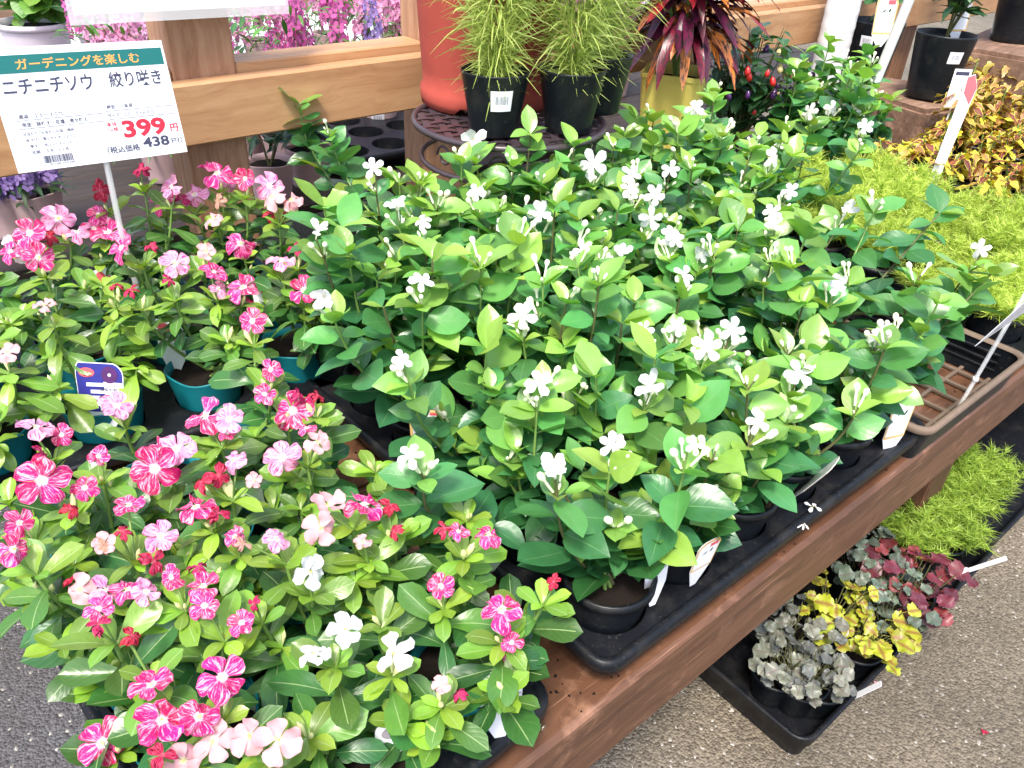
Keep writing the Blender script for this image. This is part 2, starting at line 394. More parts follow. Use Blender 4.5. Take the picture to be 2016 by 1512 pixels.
JL = [blade('jasmine_leaf', OV, M['jas_leaf'], 8, 4, fold=f, droop=d, wav=.012, seed=i, pet=.05, side=s) for i, (f, d, s) in enumerate([(.25, .05, .03), (.4, .18, -.04), (.15, .28, .05), (.5, .10, 0), (.3, .38, -.06), (.1, .12, .02), (.45, .25, .04), (.2, -.08, 0)])]
VL = [blade('vinca_leaf', OB, M['vin_leaf'], 8, 4, fold=f, droop=d, wav=.02, seed=20+i, side=s) for i, (f, d, s) in enumerate([(.25, .25, .03), (.4, .42, -.04), (.15, .55, .05), (.35, .12, 0), (.3, .7, -.06), (.1, .3, .05), (.5, .05, .0)])]
GL = [blade('plant_leaf', OV, M['gen_leaf'], 6, 4, fold=.25, droop=.25*i, wav=.03, seed=40+i, pet=.1) for i in range(3)]
GH = [blade('round_leaf', ROUND, M['gen_leaf'], 7, 4, fold=.15, droop=.2*i+.1, wav=.04, seed=50+i, pet=.15) for i in range(3)]
LL = [blade('narrow_leaf', LAN, M['gen_leaf'], 6, 2, fold=.3, droop=.3*i, wav=.02, seed=60+i, pet=.05) for i in range(3)]
CL = [blade('coleus_leaf', [(0, .03), (.15, .12), (.35, .19), (.6, .15), (.8, .10), (1, 0)], M['coleus'], 12, 4, fold=.3, droop=.3+.2*i, wav=.07, seed=70+i, lobes=5, lobe_amp=.28) for i in range(4)]
HL = [[blade('heuchera_leaf', ROUND, m, 18, 6, fold=.06, droop=.15, wav=.09, seed=80+i, pet=.4, lobes=4, lobe_amp=.11) for i in range(3)] for m in (M['heuch'], M['heuch_y'])]
XL = [blade('croton_leaf', STRAP, M['croton'], 8, 2, fold=.35, droop=d, wav=.03, seed=90+i) for i, d in enumerate([.1, .35, .6, .9])]
KV = ['pet_streak', 'pet_light', 'pet_pale', 'pet_white']
VP = {k: [blade('vinca_petal', PV, M[k], 8, 6, fold=.0, droop=d, wav=.10, seed=100+i, side=.14, cup=c) for i, (d, c) in enumerate([(.05, .10), (.25, -.16), (.45, .10), (-.15, .16), (.15, .22)])] for k in KV}
JP = [blade('jasmine_petal', PJ, M['pet_white'], 7, 4, fold=.0, droop=d, wav=.03, seed=120+i, side=.05, cup=c) for i, (d, c) in enumerate([(.05, .1), (.22, -.1), (-.1, .12)])]
def crumple(mat, seed):
    R = random.Random(seed); b = MB()
    for k in range(6):
        a = k*PI/3+R.random(); tilt = R.uniform(.5, 1.5); P = []
        for i in range(6):
            u = i/5; hw = interp(PV, u)*.8
            row = []
            for j in range(5):
                t = j/4*2-1; q = V((u*.75, t*hw*(1-.3*u), .18*math.sin(t*5+u*5+k)*u - .5*u*u*R.uniform(.6, 1.2)))
                q = Matrix.Rotation(-tilt+.9, 3, 'Y') @ q
                q = Matrix.Rotation(a, 3, 'Z') @ q
                row.append(tuple(q*1.0))
            P.append(row)
        b.grid(P, True)
    return b.mesh('wilted_flower', mat)
CR = [crumple(M['pet_crim'], i) for i in range(4)]; CT = [crumple(M['pet_tan'], 9)]
def vinca_core():
    b = MB(); b.lathe([(.05, -.55), (.06, -.2), (.10, -.02), (.09, .015)], 8, mi=0); b.disc(.085, .02, 8, mi=1)
    return b.mesh('flower_centre', M['tube'], M['eye'])
VC = vinca_core()
def jas_core():
    b = MB(); b.lathe([(.05, -.85), (.06, -.5), (.055, -.1), (.09, .02)], 8); b.disc(.08, .02, 8)
    return b.mesh('flower_centre', M['jbud'])
JC = jas_core()
def budmesh(name, mat, prof):
    b = MB(); b.lathe(prof, 7); return b.mesh(name, mat)
VB = budmesh('vinca_bud', M['bud'], [(.04, 0), (.09, .25), (.15, .55), (.13, .75), (.0, 1.0)])
JB = budmesh('jasmine_bud', M['jbud'], [(.05, 0), (.06, .3), (.06, .6), (.13, .72), (.15, .84), (.10, .96), (0, 1.0)])
JS = budmesh('small_bud', M['jbud'], [(.08, 0), (.20, .35), (.24, .65), (.12, .95), (0, 1.0)])

def flower(parent, loc, p, n, size, kind):
    """p world position of the flower face, size = diameter; petals are sub-parts"""
    if kind in ('C', 'T'):
        m = rnd.choice(CR if kind == 'C' else CT)
        x = V((rnd.uniform(-1, 1), rnd.uniform(-1, 1), 0)); return ob('wilted_flower', m, parent, basis(p-loc, x, n, size*.62))
    x = V((rnd.uniform(-1, 1), rnd.uniform(-1, 1), rnd.uniform(-1, 1)))
    Mx = basis(p-loc, x - x.dot(n)*n, n, size*.5)
    if kind == 'J':
        f = ob('flower', JC, parent, Mx); jb_ = rnd.choice([0, 0, 0, .25, .45, -.35, -.8])
        for k in range(5):
            s = rnd.uniform(.92, 1.06)
            ob('petal', rnd.choice(JP), f, Rz(k*2*PI/5+rnd.uniform(-.14, .14)) @ Matrix.Rotation(rnd.uniform(-.22, .28)+jb_, 4, 'Y') @ Matrix.Diagonal((s, s, s, 1)))
    else:
        key = {'S': 'pet_streak', 'L': 'pet_light', 'P': 'pet_pale', 'W': 'pet_white'}[kind]
        f = ob('flower', VC, parent, Mx); bend = rnd.choice([0, 0, .15, .35, -.2])
        for k in range(5):
            s = rnd.uniform(.92, 1.06)
            ob('petal', rnd.choice(VP[key]), f, Rz(k*2*PI/5+rnd.uniform(-.10, .10)) @ Matrix.Rotation(rnd.uniform(-.30, .35)+bend, 4, 'Y') @ T(.02, 0, .01*(k % 2)) @ Matrix.Diagonal((s, s, s, 1)))
    return f

# ---------------------------------------------------------------- pots
def potmesh(name, mat, r=.052, rb=.037, h=.088, rim=.003, ribs=0, wavy=0.0, lip=True, n=32):
    b = MB()
    def fn(rr, z, a):
        k = 1 + (.006*math.cos(a*ribs) if ribs else 0)
        return rr*k + (wavy*math.sin(3*a+1)*z/h if wavy else 0), z + (wavy*1.2*math.sin(4*a+.5)*(z/h)**3 if wavy else 0)
    prof = [(0.002, 0), (rb, 0), (rb+.002, .003)]
    for k in range(1, 7): prof.append((rb+(r-rb)*k/7, h*k/7*.98))
    if lip: prof += [(r*.985, h*.88), (r+rim, h*.885), (r+rim, h), (r-.001, h)]
    else: prof += [(r, h*.97), (r+.0008, h), (r-.0012, h)]
    for k in range(1, 4): prof.append((r-.002-(r-rb)*k*.13, h*(1-k*.13)))
    b.lathe(prof, n, fn=fn); return b.mesh(name, mat)
def soilmesh(r, z):
    b = MB(); rows = []
    for i in range(5):
        rr = r*i/4; rows.append([(rr*math.cos(k*PI/9), rr*math.sin(k*PI/9), z+.003*mnoise.noise((rr*90*math.cos(k*PI/9), rr*90*math.sin(k*PI/9), r*50))) for k in range(18)])
    b.grid(rows, True, False, True); return b.mesh('soil', M['soil'])
POT_TEAL = potmesh('teal_pot', M['teal'], .050, .036, .088, ribs=0, wavy=.0018, lip=False)
POT_BLK = potmesh('black_pot', M['black_pl'], .046, .034, .088)
SOIL = soilmesh(.0455, .076); SOILB = soilmesh(.0425, .076)
def stick_on(name, r, z, az, w_, h_, taper, mat):
    """sticker that follows the pot wall"""
    b = MB(); rows = []
    for i in range(2):
        zz = z+h_*i; rr = r+taper*(zz-z)+.0006
        rows.append([(rr*math.cos(az+w_/r*(k/6-.5)), rr*math.sin(az+w_/r*(k/6-.5)), zz) for k in range(7)])
    b.grid(rows, True); m = b.mesh(name, mat)
    b2 = MB(); R = random.Random(3)
    for k in range(11):
        a = az+w_/r*(-.32+k*.058); da = w_/r*R.choice([.008, .012, .02]); r0 = r+taper*h_*.35+.0012; r1 = r+taper*h_*.75+.0012
        b2.quad([(r0*math.cos(a), r0*math.sin(a), z+h_*.35), (r0*math.cos(a+da), r0*math.sin(a+da), z+h_*.35), (r1*math.cos(a+da), r1*math.sin(a+da), z+h_*.75), (r1*math.cos(a), r1*math.sin(a), z+h_*.75)])
    return m, b2.mesh('bar_code', M['ink'])
def sticker(parent, *args):
    m, c = stick_on('sticker', *args); s = ob('sticker', m, parent); ob('bar_code', c, s)

# ---------------------------------------------------------------- plants
def lerp(a, b, t): return tuple(x+(y-x)*t for x, y in zip(a, b))
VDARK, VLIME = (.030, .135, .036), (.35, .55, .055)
JDARK, JMID, JLIME = (.026, .130, .050), (.100, .32, .085), (.34, .55, .095)
def stem_curve(a, b, bow, n=6):
    a, b = V(a), V(b); side = V((b.x-a.x, b.y-a.y, 0)); out = []
    for i in range(n+1):
        t = i/n; p = a.lerp(b, t); k = math.sin(PI*t)*bow
        out.append(p + V((side.x*k, side.y*k, 0)) - V((0, 0, abs(bow)*.0)))
    return out
def along(pts, t):
    f = t*(len(pts)-1); i = min(int(f), len(pts)-2); return pts[i].lerp(pts[i+1], f-i), (pts[i+1]-pts[i]).normalized()
def vinca(loc, tips, name, label, group, pot=POT_TEAL, droopy=False, scale=1.0, low=.30):
    """tips: list of (world point, flowers [(point, normal, size, kind)])"""
    loc = V(loc); t0 = thing(name, loc, label, 'flowering plant', group)
    ob('pot', pot, t0, Rz(rnd.random()*6)); ob('soil', SOIL, t0, Rz(rnd.random()*6))
    for tip, fls in tips:
        base = loc + V((rnd.uniform(-.014, .014), rnd.uniform(-.014, .014), .074))
        pts = stem_curve(base, tip, rnd.uniform(.1, .4)); b = MB()
        b.tube([p-loc for p in pts], [.0026-.0010*i/6 for i in range(7)], 6, cap=False)
        L = (tip-base).length; a0 = rnd.random()*PI
        nn = max(3, int(L/.018)); fresh = rnd.uniform(.75, 1.1)
        for k in range(nn):
            t = low+(.96-low)*k/(nn-1) if nn > 1 else .7
            p, d = along(pts, t); a0 += PI/2+rnd.uniform(-.3, .3); age = max(0, (t-.45)/.55)**1.6*fresh
            for sgn in (0, PI):
                if rnd.random() < .06: continue
                az = a0+sgn+rnd.uniform(-.35, .35); el = rnd.uniform(-.30, .55)+.35*age - (.6 if droopy else 0)
                dr = V((math.cos(az)*math.cos(el), math.sin(az)*math.cos(el), math.sin(el))) + d*.25
                s = (.049-.016*age)*rnd.uniform(.70, 1.25)*scale
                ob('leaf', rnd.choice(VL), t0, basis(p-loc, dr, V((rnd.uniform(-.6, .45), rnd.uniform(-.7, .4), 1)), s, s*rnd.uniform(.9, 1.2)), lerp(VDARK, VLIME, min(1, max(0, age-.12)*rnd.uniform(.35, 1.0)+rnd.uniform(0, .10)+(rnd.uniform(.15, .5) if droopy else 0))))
        # young rosette at the tip
        p, d = along(pts, 1.0); a0 = rnd.random()*6
        for k in range(rnd.randint(4, 6)):
            az = a0+k*2.4; el = rnd.uniform(.35, 1.0) if not droopy else rnd.uniform(-.3, .5)
            dr = V((math.cos(az)*math.cos(el), math.sin(az)*math.cos(el), math.sin(el)))
            s = rnd.uniform(.016, .031)*scale
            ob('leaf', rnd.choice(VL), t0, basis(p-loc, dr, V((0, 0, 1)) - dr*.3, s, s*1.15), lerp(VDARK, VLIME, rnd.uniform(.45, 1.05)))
        for (q, n, sz, kind) in fls:
            b.tube([p-loc, (p.lerp(q-n*sz*.28, .5))-loc, q-n*sz*.26-loc], [.0012, .0010, .0013], 5, cap=False)
            flower(t0, loc, q, n, sz, kind)
        for k in range(rnd.choice([0, 0, 1, 1, 2])):
            az = rnd.random()*6; d2 = V((math.cos(az)*.4, math.sin(az)*.4, 1)).normalized()
            ob('bud', VB, t0, basis(p-loc+d2*.004, V((1, 0, .1)).cross(d2), d2, rnd.uniform(.012, .021)))
        ob('stem', b.mesh('stem', M['stem_g']), t0)
    return t0
def jasmine(loc, tips, name, label, group, h=.2, lscale=1.0, pot=POT_BLK):
    loc = V(loc); t0 = thing(name, loc, label, 'flowering plant', group)
    ob('pot', pot, t0, Rz(rnd.random()*6)); ob('soil', SOILB, t0, Rz(rnd.random()*6))
    for tip, fls in tips:
        base = loc + V((rnd.uniform(-.012, .012), rnd.uniform(-.012, .012), .074))
        pts = stem_curve(base, tip, rnd.uniform(-.05, .35), 8); b = MB()
        b.tube([p-loc for p in pts], [.0024-.0012*i/8 for i in range(9)], 6, cap=False)
        L = (tip-base).length; nn = max(3, int(L/.024)); a0 = rnd.random()*PI; fresh = rnd.uniform(.35, 1.15)
        for k in range(nn):
            t = .26+.74*k/(nn-1); p, d = along(pts, t); a0 += PI/2*rnd.choice([1, 1, .6])+rnd.uniform(-.25, .25)
            age = max(0, (t-.35)/.65)**1.7*fresh
            for sgn in (0, PI):
                if rnd.random() < .05: continue
                az = a0+sgn+rnd.uniform(-.3, .3); el = rnd.uniform(-.30, .62)+.30*age
                dr = V((math.cos(az)*math.cos(el), math.sin(az)*math.cos(el), math.sin(el))) + d*.2
                s = (.050-.009*max(0, t-.8)/.2)*rnd.uniform(.58, 1.28)*lscale
                if rnd.random() < .02: age = 1.6
                c = lerp(lerp(JDARK, JMID, min(1, age*1.6+rnd.uniform(0, .3))), JLIME, max(0, min(1, age*1.3-.55+rnd.uniform(-.15, .25))))
                ob('leaf', rnd.choice(JL), t0, basis(p-loc, dr, V((rnd.uniform(-.7, .5), rnd.uniform(-.8, .4), 1)), s, s*rnd.uniform(.95, 1.25)), c)
        p, d = along(pts, 1.0)
        az = rnd.random()*6
        for k in range(2):      # youngest pair
            el = rnd.uniform(.3, 1.0); a = az+k*PI
            dr = V((math.cos(a)*math.cos(el), math.sin(a)*math.cos(el), math.sin(el))); s = rnd.uniform(.022, .048)*lscale
            ob('leaf', rnd.choice(JL), t0, basis(p-loc, dr, V((0, 0, 1)) - dr*.2, s, s*.95), lerp(JMID, JLIME, rnd.uniform(.5, 1.15)))
        nb = 0
        for (q, n, sz, kind) in fls:
            e = q-n*sz*.42
            b.tube([p-loc, p.lerp(e, .6)-loc, e-loc], [.0012, .0010, .0014], 5, cap=False); flower(t0, loc, q, n, sz, kind); nb = 4
        if nb == 0 and rnd.random() < .5: nb = 3
        for k in range(nb):
            az = rnd.random()*6; d2 = (d*.9 + V((math.cos(az), math.sin(az), .5))*.7).normalized(); e = p + d2*rnd.uniform(.006, .016)
            b.tube([p-loc, e-loc], .0009, 4, cap=False)
            if k == 0 or rnd.random() < .35: ob('bud', JB, t0, basis(e-loc, V((.3, 1, .1)).cross(d2), d2, rnd.uniform(.018, .028)))
            else: ob('bud', JS, t0, basis(e-loc, V((.3, 1, .1)).cross(d2), d2, rnd.uniform(.006, .010)))
        ob('stem', b.mesh('stem', M['stem_d'] if rnd.random() < .5 else M['stem_g']), t0)
    return t0

# ---------------------------------------------------------------- trays
def pottray(name, label, nx, ny, cell, hole, h, origin, rz, group, mat=M['tray_pl']):
    """flat web with round cups; origin = corner, cups grow along local +x,+y"""
    t = thing(name, (origin[0], origin[1], 0), label, 'plant tray', group, rz)
    Wd, Dp = nx*cell, ny*cell; b = MB(); n = 24
    for i in range(nx):
        for j in range(ny):
            cx, cy = (i+.5)*cell, (j+.5)*cell
            outer = []; inner = []
            for k in range(n):
                a = 2*PI*k/n+PI/4; c, s_ = math.cos(a), math.sin(a); m = max(abs(c), abs(s_))
                outer.append((cx+c/m*cell/2, cy+s_/m*cell/2, h)); inner.append((cx+c*hole, cy+s_*hole, h))
            b.grid([outer, inner], False, False, True)
    ob('web', b.mesh('tray_web', mat), t)
    # rim: rolled lip all round
    b = MB(); pr = [(0, 0, h), (.004, 0, h+.003), (.010, 0, h+.002), (.0115, 0, h-.004), (.0105, 0, h-.014), (.009, 0, h-.014)]
    path = []; rc = .014
    for (cx, cy, a0) in ((Wd-rc, Dp-rc, 0), (rc, Dp-rc, PI/2), (rc, rc, PI), (Wd-rc, rc, 1.5*PI)):
        for k in range(6): path.append((cx, cy, a0+k*PI/10))
    rows = [[(cx+(rc+o)*math.cos(a), cy+(rc+o)*math.sin(a), z) for (cx, cy, a) in path] for (o, _, z) in pr]
    b.grid(rows, True, False, True); ob('rim', b.mesh('tray_rim', mat), t)
    b = MB(); b.lathe([(hole, h+.0005), (hole*.985, h-.004), (hole*.90, h*.5), (hole*.86, .003), (hole*.80, .0015), (.004, .0015)], 24); cm = b.mesh('tray_cup', mat)
    for i in range(nx):
        for j in range(ny): ob('cup', cm, t, T((i+.5)*cell, (j+.5)*cell, 0))
    c, s_ = math.cos(rz), math.sin(rz)
    return t, [[(origin[0]+c*(i+.5)*cell-s_*(j+.5)*cell, origin[1]+s_*(i+.5)*cell+c*(j+.5)*cell) for i in range(nx)] for j in range(ny)]
ORD = ['first', 'second', 'third', 'fourth', 'fifth', 'sixth', 'seventh', 'eighth']

# ================================================================ SETTING
GZ = -0.45
b = MB(); n_ = 1
b.quad([(-60, -60, GZ), (60, -60, GZ), (60, 60, GZ), (-60, 60, GZ)])
tag(ob('ground', b.mesh('ground', M['ground'])), kind='structure')
b = MB(); b.quad([(-30, 3.6, GZ+.004), (40, 3.6, GZ+.004), (40, 55, GZ+.004), (-30, 55, GZ+.004)])
tag(ob('pavement', b.mesh('pavement', M['pave'])), kind='structure')

# ---- display bench
t = thing('display_bench', (0.0, 0.283, GZ), 'long reddish brown stained wooden bench carrying the plant trays', 'bench')
BX0, BX1 = 0.012, 4.2
def bpart(name, lo, hi, mat, bev=.004): 
    o = t.location; return ob(name, boxmesh(name, (lo[0]-o.x, lo[1]-o.y, lo[2]-o.z), (hi[0]-o.x, hi[1]-o.y, hi[2]-o.z), mat, bev), t)
yy = .283
for k in range(7):
    wdt = .136
    bpart('plank', (BX0, yy, -.038), (BX1, yy+wdt, 0.0 if k == 0 else -.001-.0005*(k % 2)), M['bench'], .006 if k == 0 else .003); yy += wdt+.006
bpart('apron', (BX0+.006, .293, -.138), (BX1, .330, -.0385), M['bench'])
bpart('apron', (BX0+.006, 1.20, -.138), (BX1, 1.237, -.0385), M['bench'])
bpart('apron', (BX0+.004, .331, -.138), (BX0+.042, 1.199, -.0385), M['bench'])
for lx in (.06, 1.36, 2.7, 4.0):
    for ly in (.332, 1.10):
        bpart('leg', (lx, ly, GZ), (lx+.088, ly+.088, -.0385), M['bench_leg'])
# ---- timber wall behind the bench
tw = thing('timber_wall', (0.5, 1.40, GZ), 'open pale pine post and rail wall with window openings behind the bench', 'wall')
def wpart(name, lo, hi, mat, bev=.003):
    o = tw.location; return ob(name, boxmesh(name, (lo[0]-o.x, lo[1]-o.y, lo[2]-o.z), (hi[0]-o.x, hi[1]-o.y, hi[2]-o.z), mat, bev), tw)
for px in (-.75, .455, .955, 1.75, 2.95, 4.1):
    wpart('post', (px, 1.386, GZ), (px+.108, 1.476, 1.5), M['pine_v'])
wpart('rail', (-2.0, 1.350, .257), (4.6, 1.385, .356), M['pine'])
for (a, c) in ((-.64, .454), (.564, .954), (1.064, 1.749), (1.859, 2.949), (3.06, 4.09)):
    wpart('sill', (a, 1.388, .330), (c, 1.458, .372), M['pine'])
wpart('rail', (-2.0, 1.350, 1.25), (4.6, 1.385, 1.35), M['pine'])
# ---- back bench on the far side of the wall
tb = thing('plant_table', (0.5, 1.55, GZ), 'low timber table behind the pine wall carrying pots', 'table')
for k in range(10):
    o = tb.location
    ob('plank', boxmesh('plank', (-1.6-o.x, 1.55+k*.145-o.y, .002-o.z), (3.4-o.x, 1.55+k*.145+.139-o.y, .028-o.z), M['dark_wood'], .003), tb)
for lx in (-1.5, .9, 3.2):
    for ly in (1.57, 2.88):
        ob('leg', boxmesh('leg', (lx-o.x, ly-o.y, 0), (lx+.09-o.x, ly+.09-o.y, .0015-o.z), M['dark_wood'], .003), tb)

# ================================================================ VINCA trays
def camn(p, up=.55, to=.75, jit=.35):
    v = (CAM-V(p)).normalized()*to + V((0, 0, up)) + V((rnd.uniform(-jit, jit), rnd.uniform(-jit, jit), rnd.uniform(-jit, jit)))
    return v.normalized()
VFL = [(59,459,58,'S'),(97,466,32,'C'),(35,488,55,'W'),(76,507,55,'S'),(20,495,45,'S'),(153,455,50,'L'),(212,457,60,'S'),(240,488,56,'S'),(185,450,45,'S'),(295,483,26,'C'),(344,518,55,'L'),
(333,551,24,'C'),(406,495,34,'P'),(474,478,58,'S'),(420,535,52,'S'),(479,565,62,'S'),(430,568,42,'L'),(486,603,42,'C'),(497,632,50,'S'),(552,512,55,'L'),(583,490,30,'C'),(597,571,52,'S'),
(226,561,26,'C'),(257,571,28,'C'),(87,600,40,'P'),(14,693,42,'P'),(533,728,42,'S'),(521,776,42,'S'),(576,808,76,'S'),(587,776,34,'C'),(604,842,38,'S'),(625,778,30,'C'),(403,818,72,'S'),(451,825,52,'L'),
(448,853,34,'S'),(305,922,88,'S'),(347,884,72,'L'),(318,888,66,'S'),(229,800,60,'L'),(69,839,64,'L'),(121,856,42,'S'),(83,891,36,'C'),(83,946,90,'S'),(167,960,48,'S'),(194,898,40,'S'),(625,870,50,'P'),
(556,901,66,'L'),(458,905,52,'L'),(430,936,48,'C'),(396,950,44,'C'),(38,1029,52,'S'),(28,1081,68,'S'),(139,1001,36,'C'),(240,1046,36,'C'),(205,1070,42,'P'),(253,994,52,'S'),(316,1056,60,'L'),(385,997,68,'S'),
(430,1011,40,'C'),(302,1105,46,'C'),(337,1136,48,'S'),(389,1115,36,'C'),(399,1154,58,'S'),(403,1192,58,'S'),(156,1161,58,'P'),(146,1139,36,'C'),(208,1161,60,'L'),(250,1160,60,'S'),(288,1164,50,'L'),
(194,1198,48,'S'),(194,1230,40,'C'),(260,1251,40,'C'),(462,1056,42,'S'),(545,1060,52,'L'),(646,994,62,'P'),(632,1039,64,'P'),(717,993,76,'S'),(768,993,40,'C'),(611,1126,64,'W'),(476,1226,52,'S'),(500,1188,28,'C'),
(437,1334,86,'S'),(299,1348,76,'S'),(319,1418,98,'S'),(392,1411,80,'S'),(201,1463,88,'S'),(420,1459,78,'P'),(490,1449,70,'P'),(549,1456,86,'P'),(361,1497,64,'P'),(680,1240,64,'W'),(618,1286,58,'W'),(319,1487,50,'C'),
(875,1039,38,'C'),(903,1046,40,'S'),(962,1050,58,'S'),(715,1067,36,'P'),(775,1046,34,'C'),(868,1154,50,'S'),(988,1199,78,'S'),(1007,1265,44,'S'),(993,1327,60,'S'),(775,1286,76,'W'),(903,1365,32,'C'),(868,1348,36,'P'),
(198,375,40,'C'),(278,333,32,'C'),(194,422,38,'S'),(115,430,60,'L'),(427,340,66,'S'),(483,351,40,'S'),(448,358,44,'L'),(323,396,54,'S'),(382,382,48,'L'),(358,392,34,'C'),(337,368,44,'L'),(417,431,36,'P'),(531,366,54,'L'),
(535,388,52,'P'),(573,392,44,'P'),(542,422,40,'C'),(430,396,30,'T'),(500,945,30,'P'),(1090,1145,30,'C'),(205,1075,30,'T'),(480,1070,30,'T')]
FT, fpos = pottray('plant_tray', 'black plastic tray of pink streaked vincas at the bench end', 3, 5, .1015, .046, .045, (.024, .288), math.radians(3.0), 'black plant trays')
ST, spos = pottray('plant_tray', 'black plastic tray of spaced vincas below the price sign', 4, 3, .133, .046, .045, (-.055, .915), math.radians(-5), 'black plant trays')
plants = []
for j, row in enumerate(fpos):
    for i, (x, y) in enumerate(row): plants.append([V((x, y, .0025)), 'F', i, j, []])
for j, row in enumerate(spos):
    for i, (x, y) in enumerate(row): plants.append([V((x, y, .0025)), 'B', i, j, []])
for (px, py, sz, kind) in VFL:
    best = None
    for (zt, lo) in ((.218, 0), (.20, 1)):
        p = atz(px, py, zt)
        if p.y < .305: p = aty(px, py, .295)
        q = min(plants, key=lambda c: (c[0].xy-p.xy).length); dist = (q[0].xy-p.xy).length
        if best is None or dist < best[0]: best = (dist, p, q)
    dist, p, q = best
    if dist > .075:      # keep flowers above some pot: walk along the line of sight
        for z in [x*.01 for x in range(10, 26)]:
            p2 = atz(px, py, z); q2 = min(plants, key=lambda c: (c[0].xy-p2.xy).length); d2 = (q2[0].xy-p2.xy).length
            if d2 < dist: dist, p, q = d2, p2, q2
    size = sz*depth(p)/FPX*1.12
    q[4].append((p, camn(p, .6, .6, jit=.5 if kind in 'SP' else .7), size, kind))
rowname = ['along the bench edge', 'second row in', 'third row in', 'fourth row in', 'fifth row in']
for (loc, tr, i, j, fl) in plants:
    tips = []; pend = list(fl)
    while pend:
        f0 = pend.pop(0); grp = [f0]
        for g in list(pend):
            if (g[0]-f0[0]).length < .038: grp.append(g); pend.remove(g)
        c = sum((g[0] for g in grp), V())/len(grp); tip = c - V((0, 0, .020)) + (loc+V((0, 0, .1))-c)*.10
        tips.append((tip, grp))
    sparse = tr == 'B' and j == 0 and i < 2
    want = (4 if j == 4 else 8) if tr == 'F' else (6 if j == 0 else 8); down = {3: .02, 4: .05}.get(j, 0) if tr == 'F' else 0
    k = 0
    while len(tips) < want and k < 40:
        k += 1; a = rnd.random()*2*PI; r = rnd.uniform(.03, .074)
        z = rnd.uniform(.125, .185) - r*.35 - (.03 if sparse else 0) - down
        p = loc + V((r*math.cos(a), r*math.sin(a), z))
        if all((p-t_[0]).length > .026 for t_ in tips): tips.append((p, []))
    if tr == 'F': lab = f'pink vinca in teal pot, {rowname[j]}, {ORD[2-i]} from the white-flowered plants'
    else: lab = f'pink vinca in teal pot below price sign, {ORD[3-i]} from white-flowered plants, {["front", "middle", "back"][j]} row'
    if sparse: lab = 'drooping yellow-green vinca in teal pot ' + ('with the indigo picture tag' if i == 1 else 'beside the one with the indigo tag')
    vinca(loc, tips, 'potted_vinca', lab, 'potted vincas', droopy=sparse, low=.52 if tr == 'B' and j == 0 else .30)

# ================================================================ JASMINE (white star flowers)
JFL = [(931,274,62),(1167,323,70),(1243,344,48),(1292,385,50),(1243,372,46),(1281,430,52),(1320,333,40),(1004,437,60),(1064,420,56),(938,378,38),(778,399,46),(735,330,44),(1143,410,42),(1226,497,48),(1146,493,50),(1323,463,46),(833,434,42),
(1366,212,44),(1524,309,44),(1521,417,40),(1555,375,36),(1667,413,48),(1524,441,40),(1382,497,44),(830,552,52),(1028,622,66),(792,705,48),(1059,753,62),(1281,760,74),(1205,878,58),(1090,927,78),(809,896,58),(1268,649,42),(1334,642,46),
(1496,830,58),(1573,736,62),(1392,684,66),(1444,649,58),(1736,656,62),(1649,562,50),(1347,541,46),(1368,875,46),(639,582,66),(625,455,52),(1930,490,42),(1330,470,40)]
jt, ja = pottray('plant_tray', 'black plastic tray of white-flowered plants along the bench edge', 6, 3, .106, .0432, .045, (.402, .296), 0, 'black plant trays')
jt2, jb = pottray('plant_tray', 'black plastic tray of white-flowered plants just before the iron stand', 6, 3, .106, .0432, .045, (.412, .640), 0, 'black plant trays')
jt3, jc = pottray('plant_tray', 'small black tray of white-flowered plants before the yellow pot', 3, 3, .106, .0432, .045, (1.135, .72), 0, 'black plant trays')
jt4, jd = pottray('plant_tray', 'small black tray of white-flowered plants beside the brown block', 3, 2, .106, .0432, .045, (1.80, .93), 0, 'black plant trays')
jp = []
for name, grid_ in (('A', ja), ('B', jb), ('C', jc), ('D', jd)):
    for j, row in enumerate(grid_):
        for i, (x, y) in enumerate(row): jp.append([V((x, y, .0025)), name, i, j, [], len(row)])
for (px, py, sz) in JFL:
    p = atz(px, py, .22)
    for _ in range(8):
        z = .232 + .095*max(0, min(1, (p.y-.35)/.6)); p = atz(px, py, z)
    if p.y < .33: p = aty(px, py, .315)
    q = min(jp, key=lambda c: (c[0].xy-p.xy).length)
    q[4].append((p, camn(p, .35, .85, .55), min(.052, sz*depth(p)/FPX*1.02), 'J'))
for (px, py, sz) in [(1575,167,34),(1594,219,34),(1639,212,32),(1694,208,34),(1703,250,40),(1538,274,40)]:
    p = atz(px, py, .22); q = min([c for c in jp if c[1] == 'D'], key=lambda c: (c[0].xy-p.xy).length)
    q[4].append((p, camn(p, .35, .85, .5), .042, 'J'))
SHOOTS = [((590,205),.30), ((1045,265),.33), ((1010,330),.30), ((1690,300),.28), ((1560,310),.29), ((1720,420),.27), ((650,270),.27), ((1120,340),.28), ((1850,420),.26), ((1480,300),.27), ((1950,540),.22), ((1800,560),.24)]
for (px, z) in SHOOTS:
    p = atz(*px, z); q = min([c for c in jp if c[1] != 'D'], key=lambda c: (c[0].xy-p.xy).length); q[4].append((p, None, 0, 'shoot'))
